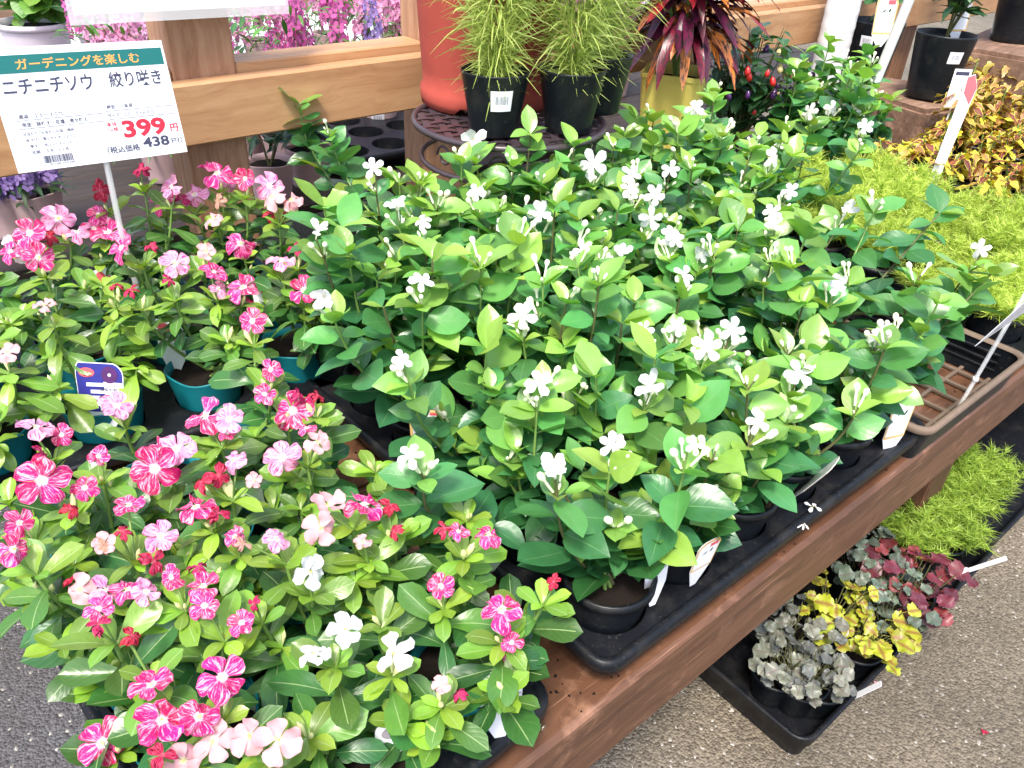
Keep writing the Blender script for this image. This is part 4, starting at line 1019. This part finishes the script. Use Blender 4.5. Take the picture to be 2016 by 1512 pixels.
CCOL = [(.55, .48, .05), (.28, .06, .04), (.16, .015, .022), (.68, .58, .05), (.42, .22, .06)]
for j, row in enumerate(cp_):
    for i, (x, y) in enumerate(row): coleus((x, y, .0025), f'yellow and maroon coleus, {rowname[j]}, {ORD[i]} from the golden plants', CCOL)
PEACH = [(.48, .22, .09), (.40, .30, .06), (.24, .06, .05), (.52, .30, .14)]
for k, (px, py) in enumerate([(1862, 285), (1905, 262), (1955, 262), (2010, 262), (1890, 225), (1945, 215), (2000, 215)]):
    p = atz(px, py, .10); t_ = coleus((p.x, p.y, .0), f'tall peach and olive coleus behind the red topped marker, {ORD[k]} from the brown block', PEACH, .22, 44, .068)

# ---- markers
def strip_marker(P, Q, w_, label, red=True):
    P, Q = V(P), V(Q); t_ = thing('plant_marker', P, label, 'plant marker'); L = (Q-P).length; u_ = (Q-P).normalized()
    cf = card_frame((0, 0, 0), (u_.cross(-_f)).normalized(), u_)
    c = ob('card', cardmesh('card', [(-w_*.30, -.05), (w_*.30, -.05), (w_*.55, L*.75), (w_*.62, L*.90), (w_*.2, L), (-w_*.25, L*.97)], M['paper'], .0015), t_, cf)
    if red: patch(c, 'red_band', [(w_*-.22, L*.965), (-w_*.12, L*.84), (w_*.50, L*.755), (w_*.60, L*.90), (w_*.2, L*.995)], M['ink_lred'])
    return t_
strip_marker(atz(1828, 378, .10), aty(1915, 145, atz(1828, 378, .10).y+.02), .032, 'white folded marker with red top standing among the golden plants')
p = atz(1868, 225, .18)
tm = thing('plant_marker', (p.x, p.y, .075), 'small cream tag with dark heading on a thin stick', 'plant marker')
ob('stick', boxmesh('stick', (-.004, -.001, -.07), (.004, .001, .20), M['white_pl'], .0005), tm)
cf = card_frame((0, -.002, .12), (_r.x, _r.y, 0), (.08, 0, 1)); c = ob('card', cardmesh('card', [(-.022, 0), (.022, 0), (.022, .095), (-.022, .095)], M['paper']), tm, cf)
rect(c, 'dark_band', -.017, .017, .080, .089, M['ink']); letter(c, 'ＰＲＣ', -.015, .015, .062, .074, M['ink_grey'], 0); rect(c, 'red_spot', .004, .014, .012, .022, M['ink_lred'])

# ================================================================ block, black pots with gardenias, pipes
def rough_block(name, label, P, size, rz, seed):
    import bmesh
    bm = bmesh.new(); bmesh.ops.create_cube(bm, size=1); bmesh.ops.scale(bm, vec=size, verts=bm.verts); bmesh.ops.bevel(bm, geom=bm.edges[:], offset=.012, segments=2, affect='EDGES')
    bmesh.ops.subdivide_edges(bm, edges=bm.edges[:], cuts=3, use_grid_fill=True)
    for v in bm.verts:
        q = mnoise.noise(v.co*11+V((seed, 0, 0)))*.010 + mnoise.noise(v.co*38)*.004; v.co += v.co.normalized()*q
        v.co.z = max(v.co.z, -size[2]/2)
    m = bpy.data.meshes.new(name); bm.to_mesh(m); bm.free(); m.materials.append(M['old'])
    o_ = ob(name, m); o_.location = (P[0], P[1], P[2]+size[2]/2); o_.rotation_euler = (0, 0, rz); tag(o_, label, 'wood block'); return o_
rough_block('wood_block', 'rough brown weathered wood block carrying a black nursery pot', (2.42, 1.045, 0), (.26, .30, .165), -.25, 3)
rough_block('wood_block', 'long brown weathered timber behind the peach coleus', (atz(1990, 75, .27).x+.2, atz(1990, 75, .27).y, 0), (.9, .30, .26), .1, 8)
POT_BIG = potmesh('tall_black_pot', M['black_pl'], .078, .058, .165, lip=False); SOILG = soilmesh(.070, .145)
def shrub(P, lab, name, group=None, pot=POT_BIG, soil=SOILG, n=70, rad=.11, zc=.26, leaves=GL, s0=.055, c0=(.018, .075, .03), c1=(.05, .16, .05), z0=.15):
    P = V(P); t_ = thing(name, P, lab, 'foliage plant', group)
    if pot: ob('pot', pot, t_, Rz(rnd.random()*6)); ob('soil', soil, t_)
    b = MB()
    for k in range(max(4, n//9)):
        a = rnd.random()*6.3; r = rad*rnd.uniform(.3, .9); tip = V((r*math.cos(a), r*math.sin(a), zc+rnd.uniform(-.3, .9)*(zc-z0)))
        pts = [V((0, 0, z0)), V((0, 0, z0)).lerp(tip, .5)+V((0, 0, .02)), tip]; b.tube(pts, [.003, .002, .001], 5, cap=False)
        for q in range(9):
            t1 = rnd.uniform(.25, 1); p, d = along(pts, t1); az = rnd.random()*6.3; el = rnd.uniform(-.5, .6)
            dr = V((math.cos(az)*math.cos(el), math.sin(az)*math.cos(el), math.sin(el))); s = s0*rnd.uniform(.7, 1.2)
            ob('leaf', rnd.choice(leaves), t_, basis(p, dr, V((rnd.uniform(-.4, .4), rnd.uniform(-.4, .4), 1)), s), lerp(c0, c1, rnd.random()**1.5))
    ob('stem', b.mesh('stem', M['stem_d']), t_); return t_
pB = V((2.395, 1.00, .172)); pA = atz(1700, 150, .16)
tB = shrub(pB, 'dark green shrub in tall black pot standing on the brown block', 'potted_gardenia', 'dark shrubs in tall black pots', zc=.30)
tA = shrub((pA.x, pA.y, .155), 'dark green shrub in tall black pot beside the white pipe', 'potted_gardenia', 'dark shrubs in tall black pots', zc=.30)
rough_block('wood_block', 'low brown wood block under the pot by the white pipe', (pA.x, pA.y, 0), (.22, .22, .15), .3, 12)
for t_, az in ((tA, -.25), (tB, .55)):
    v_ = CAM-t_.location; sticker(t_, .0712, .10, math.atan2(v_.y, v_.x)+az, .036, .030, .12, M['paper'])
tag_at(1735, 68, .33, 46, 62, 'white tag with pink badge in the shrub by the white pipe', 'jas', (.15, .15), .2)
tag_at(1885, 62, .335, 40, 56, 'white tag with pink badge in the shrub on the brown block', 'jas', (.2, .15), .3)
psh = atz(1990, 75, .27)
shrub((psh.x, psh.y, .262), 'large dark leafy shrub on the long weathered timber', 'potted_shrub', n=130, rad=.26, zc=.34, s0=.085)
pp_ = aty(1648, 60, 1.27)
t = thing('drain_pipe', (pp_.x, 1.27, 0), 'white corrugated plastic pipe standing against the pine wall', 'pipe'); b = MB()
b.lathe([(.046+(.0012 if k % 4 == 0 else 0), z) for k, z in enumerate([i*.010 for i in range(90)])], 24); ob('tube', b.mesh('tube', M['white_pl']), t); b = MB(); b.lathe([(.058, 0), (.058, .012), (.052, .016)], 24); ob('foot', b.mesh('foot', M['white_pl']), t)
q0, q1 = atz(1726, 146, .18), None
q0 = V((2.33, 1.12, 0)); q0 = aty(1712, 190, 1.0); q1 = aty(1790, 0, 1.0)
t = thing('support_pole', (q0+(q0-q1)*1.2), 'slanting pale grey plastic pole crossing the tall black pot', 'pole'); b = MB(); b.tube([V((0, 0, 0)), (q1-q0)*2.6], .0125, 10); ob('tube', b.mesh('tube', M['grey_pl']), t)
b = MB(); b.lathe([(.0125, 0), (.015, .001), (.015, .012), (.0126, .013)], 10); ob('sleeve', b.mesh('sleeve', M['white_pl']), t, basis((q1-q0)*.8, V((1, 0, 0)), (q1-q0)))

# ================================================================ croton in yellow pot, ornamental pepper
yp = V((1.56, 1.235, 0)); t = thing('potted_croton', yp, 'orange and dark red croton in a tall tapered yellow pot', 'foliage plant')
b = MB()
def sq_ring(w_, z, rc=.018):
    pts = []
    for (sx, sy, a0) in ((1, 1, 0), (-1, 1, PI/2), (-1, -1, PI), (1, -1, 1.5*PI)):
        for k in range(5): a = a0+k*PI/8; pts.append((sx*(w_-rc)+rc*math.cos(a), sy*(w_-rc)+rc*math.sin(a), z))
    return pts
b.grid([sq_ring(.050, 0), sq_ring(.072, .275), sq_ring(.074, .275), sq_ring(.074, .285), sq_ring(.068, .285), sq_ring(.060, .20)], False, False, True); ob('pot', b.mesh('pot', M['yellow']), t, Rz(.55))
ob('soil', soilmesh(.066, .262), t)
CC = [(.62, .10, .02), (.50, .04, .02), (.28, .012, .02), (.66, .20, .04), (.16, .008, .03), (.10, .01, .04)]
b = MB()
for k in range(5):
    a = k*1.3; top = V((.06*math.cos(a), .06*math.sin(a), .40+.05*(k % 3))); b.tube([(0, 0, .26), top*.6+V((0, 0, .12)), top+V((0, 0, .12))], .004, 6, cap=False)
ob('stem', b.mesh('stem', M['stem_g']), t)
for k in range(330):
    zf = rnd.random(); a = rnd.random()*6.3; el = rnd.uniform(-.28, .25)+zf*.7; r = rnd.uniform(.0, .06)
    dr = V((math.cos(a)*math.cos(el), math.sin(a)*math.cos(el), math.sin(el))); s = rnd.uniform(.075, .155)
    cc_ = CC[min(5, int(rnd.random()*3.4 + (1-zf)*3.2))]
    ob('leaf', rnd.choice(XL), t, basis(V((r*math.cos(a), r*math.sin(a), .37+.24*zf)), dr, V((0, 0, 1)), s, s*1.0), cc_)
pe = V((1.80, 1.19, 0)); t = shrub((pe.x, pe.y, 0), 'ornamental pepper with red, purple and cream fruits beside the croton', 'potted_pepper', None, POT_BLK, SOILB, 300, .13, .235, GL, .045, (.02, .075, .03), (.06, .18, .05), .075)
for k, (nm, col) in enumerate((('red', (.55, .02, .02)), ('purple', (.07, .015, .11)), ('cream', (.72, .52, .25)))): M['pep_'+nm] = plain(nm+'_pepper', col, .25, .6)
PEPM = [budmesh('pepper_fruit', M['pep_'+k], [(.10, 0), (.28, .15), (.33, .4), (.24, .75), (0, 1)]) for k in ('red', 'purple', 'cream')]
for (px, py) in [(1470,150),(1508,152),(1475,160),(1535,145),(1522,170),(1530,180),(1540,185),(1520,195),(1528,200),(1537,205),(1522,188),(1600,155),(1585,135),(1565,165),(1550,160),(1470,195),(1435,198),(1482,228),(1560,235),(1505,105),(1530,110),(1533,218),(1548,150),(1542,155),(1555,185)]:
    P_ = aty(px, py, pe.y-.06+rnd.uniform(-.03, .03))-V((pe.x, pe.y, 0)); d2 = V((rnd.uniform(-.4, .4), rnd.uniform(-.4, .4), 1)).normalized()
    ob('pepper_fruit', rnd.choice(PEPM), t, basis(P_, V((1, .2, 0)).cross(d2), d2, rnd.uniform(.018, .026)))

# ================================================================ beyond the wall
POT_PALE = potmesh('pale_pot', M['pale_pot'], .105, .078, .15, ribs=0); POT_PINK = potmesh('pink_pot', M['pink_pot'], .052, .038, .09, lip=False, wavy=.001)
SOILP = soilmesh(.096, .13); SOILK = soilmesh(.046, .076)
for k, (px, py, lv, sz, lab) in enumerate([(70, 60, GH, .075, 'bright green round-leaved plant in a pale lilac pot behind the price card'), (225, 75, LL, .09, 'dark narrow-leaved plant in pale lilac pot below the hanging sign'), (310, 62, LL, .09, 'dark narrow-leaved plant in pale lilac pot beside the pine post')]):
    p = atz(px, py, .15); d0 = (.06, .20, .03) if k == 0 else (.02, .075, .03); d1 = (.22, .42, .06) if k == 0 else (.04, .13, .04)
    shrub((p.x, p.y, .029), lab, 'potted_foliage_plant', 'plants in pale lilac pots', POT_PALE, SOILP, 110 if k == 0 else 50, .13, .24, lv, sz, d0, d1, .13)
tt, tpos = pottray('plant_tray', 'black tray of mostly empty round cups behind the pine wall', 5, 3, .115, .046, .045, (0, 0), .0, 'black plant trays')
org = atz(672, 330, .06); tt.location = (org.x, max(1.56, org.y), .029)
tt.rotation_euler = (0, 0, 0); ox, oy = tt.location.x, tt.location.y
for k, (i, j, lab) in enumerate([(2, 2, 'dusty pink pot with barcode label in the tray of empty cups'), ]):
    P_ = (ox+(i+.5)*.115, oy+(j+.5)*.115, .0315); t_ = shrub(P_, lab, 'potted_foliage_plant', 'plants in dusty pink pots', POT_PINK, SOILK, 20, .04, .10, GL, .025, z0=.07)
    v_ = CAM-V(P_); sticker(t_, .045, .03, math.atan2(v_.y, v_.x)-.15, .034, .030, .15, M['paper'])
for k, (px, py, lab) in enumerate([(530, 318, 'dusty pink pot with dark foliage beside the lower pine post'), (605, 290, 'dusty pink pot with grey green foliage next to the tray of cups'), (560, 268, 'dusty pink pot with sparse leaves deep under the rail')]):
    p = atz(px, py, .115); shrub((p.x, max(1.545, p.y), .029), lab, 'potted_foliage_plant', 'plants in dusty pink pots', POT_PINK, SOILK, 40, .07, .15, LL if k == 0 else GL, .05, (.015, .06, .03), (.03, .10, .04), .07)
# angelonia (pink and violet flower spikes) and dark violet ones low on the left
def floretmat(name, c): return petalmat(name, c, None, transl=.3, eye=tuple(x*.35 for x in c), eyer=.3)
AM = [floretmat('pink_floret', (.88, .40, .62)), floretmat('magenta_floret', (.78, .18, .50)), floretmat('violet_floret', (.46, .32, .72))]
def spike(mat, seed, n=26, L=.22):
    R = random.Random(seed); b = MB(); b.tube([(0, 0, 0), (.004, .002, L*.5), (0, .004, L)], [.0016, .0013, .0006], 4, cap=False, mi=1)
    for k in range(n):
        t_ = k/n; z = L*(.22+.76*t_); a = k*2.4; d = V((math.cos(a), math.sin(a), .15)); c = V((0, 0, z))+d*.019*(1.2-.8*t_); s = .0165*(1.15-.7*t_)
        x = d.cross(V((0, 0, 1))).normalized(); y = x.cross(d).normalized()
        for q in range(5):
            g = q*2*PI/5+R.uniform(-.2, .2); e = x*math.cos(g)+y*math.sin(g); f_ = d.cross(e); tip = c+e*s+d*.002
            i0 = len(b.v); b.quad([c-f_*.0012, c+e*s*.7-f_*s*.42, tip, c+e*s*.7+f_*s*.42], [(0, .5), (.7, 0), (1, .5), (.7, 1)], True)
    return b.mesh('flower_spike', mat, M['stem_g'])
SPM = [[spike(m, 5*i+j) for j in range(2)] for i, m in enumerate(AM)]
apl = []
for r_i, Y in enumerate((1.86, 2.12, 2.42, 2.78)):
    for k in range(9):
        x = (.55+.19*k)*(Y/1.9)**.75; apl.append((x+rnd.uniform(-.02, .02), Y+rnd.uniform(-.02, .02), r_i, k))
for (x, y, r_i, k) in apl:
    if r_i < 1 and ox-.1 < x < ox+.68: continue
    kind = [0, 0, 1, 0, 1, 0, 1, 2, 0][(k*4+r_i*5) % 9]
    z = .029
    t_ = thing('potted_angelonia', (x, y, z), f'{["pink", "magenta", "violet"][kind]} flower spikes in pot beyond wall, {ORD[r_i]} row back, {(ORD+["ninth"])[k]} from the pine post', 'flowering plant', 'flower spike plants beyond the wall')
    ob('pot', POT_PINK, t_); ob('soil', SOILK, t_)
    for j in range(5):
        a = rnd.random()*6.3; r = rnd.uniform(0, .09); h_ = rnd.uniform(.10, .20)
        s = rnd.uniform(.85, 1.2); ob('flower_spike', rnd.choice(SPM[kind if rnd.random() < .8 else rnd.randint(0, 2)]), t_, T(r*math.cos(a), r*math.sin(a), h_-.02) @ Matrix.Rotation(rnd.uniform(-.18, .18), 4, 'X') @ Matrix.Rotation(rnd.uniform(-.18, .18), 4, 'Y') @ Matrix.Diagonal((s, s, s, 1)))
    for j in range(80):
        a = rnd.random()*6.3; r = rnd.uniform(.0, .09); el = rnd.uniform(-.1, 1.1); dr = V((math.cos(a)*math.cos(el), math.sin(a)*math.cos(el), math.sin(el))); s = rnd.uniform(.035, .06)
        ob('leaf', rnd.choice(LL), t_, basis(V((r*math.cos(a), r*math.sin(a), rnd.uniform(.07, .30))), dr, V((0, 0, 1)), s), lerp((.04, .13, .03), (.14, .32, .05), rnd.random()))
for k, px in enumerate((10, 60)):
    p = atz(px, 372, .12); t_ = thing('potted_salvia', (p.x, max(1.56, p.y), .029), f'dark violet flower spikes in shade under the rail, {ORD[k]} from the bench end', 'flowering plant', 'violet flower spikes under the rail')
    ob('pot', POT_PINK, t_); ob('soil', SOILK, t_)
    for j in range(12):
        a = rnd.random()*6.3; r = rnd.uniform(0, .06); ob('flower_spike', rnd.choice(SPM[2]), t_, T(r*math.cos(a), r*math.sin(a), .05+rnd.uniform(0, .05)) @ Matrix.Rotation(rnd.uniform(-.3, .3), 4, 'X') @ Matrix.Diagonal((.6, .6, .6, 1)))
    for j in range(24):
        a = rnd.random()*6.3; el = rnd.uniform(-.3, .9); dr = V((math.cos(a)*math.cos(el), math.sin(a)*math.cos(el), math.sin(el))); ob('leaf', rnd.choice(LL), t_, basis(V((.03*math.cos(a), .03*math.sin(a), rnd.uniform(.07, .12))), dr, V((0, 0, 1)), .05), (.03, .09, .03))
# pale greenhouse side wall far behind
gw = thing('greenhouse_wall', (2.0, 6.5, GZ), 'pale milky film greenhouse wall with white hoops far behind', 'greenhouse')
M['film'] = plain('milky_film', (.72, .80, .78), .5, var=.06, scale=1.5)
for k in range(8):
    o_ = -9+k*3.0; ob('film_panel', boxmesh('film_panel', (o_+.03, 0, .0), (o_+2.97, .02, 2.4), M['film'], .002), gw); b = MB(); b.tube([(o_, 0, 0), (o_, 0, 2.5)], .03, 8); ob('hoop', b.mesh('hoop', M['white_pl']), gw)
ob('base_board', boxmesh('base_board', (-9, -.03, .002), (12, -.004, .25), M['old'], .003), gw)

# ================================================================ trays on the ground under the bench
def flat_tray(P, W_, D_, h_, label):
    t_ = thing('plant_tray', P, label, 'plant tray', 'black plant trays')
    def rg(prof, rc=.03):
        path = []
        for (cx, cy, a0) in ((W_-rc, D_-rc, 0), (rc, D_-rc, PI/2), (rc, rc, PI), (W_-rc, rc, 1.5*PI)):
            for k in range(7): path.append((cx, cy, a0+k*PI/12))
        return [[(cx+(rc+o_)*math.cos(a), cy+(rc+o_)*math.sin(a), z) for (cx, cy, a) in path] for (o_, z) in prof]
    b = MB(); b.grid(rg([(-.012, .0), (-.008, h_*.6), (-.002, h_*.62), (0, h_-.004), (.002, h_), (-.004, h_+.001), (-.008, h_-.003), (-.012, h_*.6), (-.020, .006)]), True, False, True); ob('wall', b.mesh('wall', M['tray_pl']), t_)
    b = MB(); r_ = rg([(-.019, .006)])[0]; b.quad(r_); ob('floor', b.mesh('floor', M['tray_pl']), t_); return t_
flat_tray((.802, .205, GZ), .66, .30, .060, 'black tray on the ground holding heucheras and feathery green plants')
flat_tray((1.47, .215, GZ), .60, .30, .060, 'second black ground tray farther under the bench')
POT_S = potmesh('small_pot', M['black_pl'], .040, .030, .06); SOILS = soilmesh(.036, .050)
def heuchera(px, py, lab, cols, kind, n=14, s0=.036, rad=.045):
    n = int(n*2.3); s0 *= .60; rad *= 1.35
    p = atz(px, py, GZ+.10); t_ = thing('potted_heuchera', (p.x, max(.255, p.y), GZ+.007), lab, 'foliage plant', 'heucheras in the ground tray'); ob('pot', POT_S, t_); ob('soil', SOILS, t_)
    for k in range(n):
        a = rnd.random()*6.3; r = rad*math.sqrt(rnd.random()); q = V((r*math.cos(a)*.35, r*math.sin(a)*.35, .055)); e = V((r*math.cos(a), r*math.sin(a), .075+rnd.uniform(0, .05)))
        s = s0*rnd.uniform(.75, 1.25); dr = V((math.cos(a), math.sin(a), rnd.uniform(-.3, .35)))
        ob('leaf', rnd.choice(HL[kind]), t_, basis(e-dr*s*.4, dr, V((rnd.uniform(-.5, .1), rnd.uniform(-.5, .1), 1)), s), rnd.choice(cols))
        b = MB(); b.tube([q, q.lerp(e, .5)+V((0, 0, .008)), e-dr*s*.4], .0011, 4, cap=False); ob('stem', b.mesh('stem', M['stem_d']), t_)
SIL = [(.16, .17, .13), (.20, .20, .16), (.12, .13, .12)]; YEL = [(.42, .42, .03), (.36, .38, .03)]; RED = [(.16, .02, .03), (.22, .035, .05), (.10, .012, .02)]
heuchera(1590, 1310, 'silver heuchera at the empty end of the ground tray', SIL, 0)
heuchera(1655, 1335, 'small silver heuchera beside a white tag in the ground tray', SIL, 0, 9, .03, .03)
heuchera(1575, 1235, 'silver heuchera just under the bench board', SIL, 0, 12)
heuchera(1640, 1195, 'yellow heuchera just under the bench board', YEL, 1, 12)
heuchera(1715, 1250, 'larger yellow heuchera with brown veins in the ground tray', YEL, 1, 16, .048, .055)
heuchera(1730, 1150, 'grey green heuchera between the yellow and red ones', [(.10, .14, .10), (.14, .18, .13)], 0, 14, .04)
heuchera(1815, 1150, 'dark red heuchera at the edge of the ground tray', RED, 0, 18, .05, .055)
heuchera(1690, 1090, 'grey green heuchera beside the feathery plants under the bench', [(.08, .11, .08), (.13, .15, .12)], 0, 12, .035)
heuchera(1540, 1290, 'small silver heuchera deep in the dark corner of the ground tray', SIL, 0, 9, .034, .035)
heuchera(1765, 1195, 'small grey green heuchera touching the dark red one', [(.10, .14, .10), (.14, .18, .13)], 0, 10, .036)
LG = fluffmat('light_green_foliage', (.24, .40, .04), (.52, .68, .11))
GL2 = [strands('feathery_foliage', LG, 5200, gold_fn, 61+i, .0007, 2) for i in range(2)]
for k, (px, py) in enumerate([(1800, 1040), (1870, 1035), (1900, 975), (1830, 985), (1935, 925), (1870, 930)]):
    p = atz(px, py, GZ+.10); t_ = thing('feathery_plant', (p.x, max(.262, p.y), GZ+.007), f'light green feathery plant in the ground tray, {ORD[k]} from the red heuchera', 'foliage plant', 'feathery plants in the ground tray')
    ob('pot', POT_S, t_); ob('soil', SOILS, t_); tag(ob('foliage', GL2[k % 2], t_, Rz(k) @ Matrix.Diagonal((1.15, 1.15, .95, 1))), kind='stuff')
for k, (px, py, h_, lean, yaw, lab) in enumerate([(1685, 1370, 66, (.45, 0), 1.2, 'narrow white tag at the ground tray rim by the silver heuchera'), (1630, 1265, 52, (.5, 0), 1.2, 'narrow white tag among silver heucheras'), (1785, 1240, 70, (.55, 0), 1.25, 'narrow white tag between yellow and red heucheras'), (1835, 1150, 75, (.6, 0), 1.25, 'narrow white tag beside the red heuchera'), (1900, 1125, 80, (.75, 0), 1.25, 'narrow white tag along the feathery plants'), (1700, 1165, 38, (.5, 0), 1.0, 'small pinkish tag by the grey green heuchera')]):
    P_ = atz(px, py, GZ+.058); kx = depth(P_)/FPX
    plant_tag(P_, RT*math.cos(yaw)+BACK*math.sin(yaw), V((0, 0, 1))+RT*lean[0]*1.3, .012, h_*kx*1.0, lab, 'pale' if k else 'red', .03)

# ================================================================ crumbs and fallen petals
R9 = random.Random(99); b = MB()
for k in range(420):
    x, y = R9.uniform(.05, 1.6), R9.uniform(.290, .36) if R9.random() < .6 else R9.uniform(.30, 1.2)
    r = R9.uniform(.0006, .0022); c = V((x, y, r*.6)); P6 = [c+V((r*math.cos(a)*R9.uniform(.6, 1.3), r*math.sin(a)*R9.uniform(.6, 1.3), -r*.6)) for a in (0, 1.6, 3.1, 4.7)]; tp = c+V((0, 0, r))
    for q in range(4): b.quad([P6[q], P6[(q+1) % 4], tp])
tag(ob('spilled_soil', b.mesh('spilled_soil', M['soil'])), 'dark crumbs of potting soil spilled on the bench', 'soil', kind='stuff')
for k, (px, py, m, lab) in enumerate([(1935, 1445, 'pet_crim', 'tiny red petal dropped on the paving in the aisle'), (1725, 1350, 'pet_pale', 'yellowed petal lying by the ground tray rim'), (975, 985, 'pet_streak', 'pink petal caught on the black tray between the plants')]):
    p = atz(px, py, GZ+.004) if k < 2 else atz(px, py, .05); t_ = ob('fallen_petal', blade('fallen_petal', PV, M[m], 6, 4, fold=.1, droop=.3, wav=.1, seed=200+k)); t_.matrix_basis = basis(p, (1, .4*k, .1), (0, 0, 1), .012); tag(t_, lab, 'petal')
bpy.data.scenes.remove(SCRATCH)
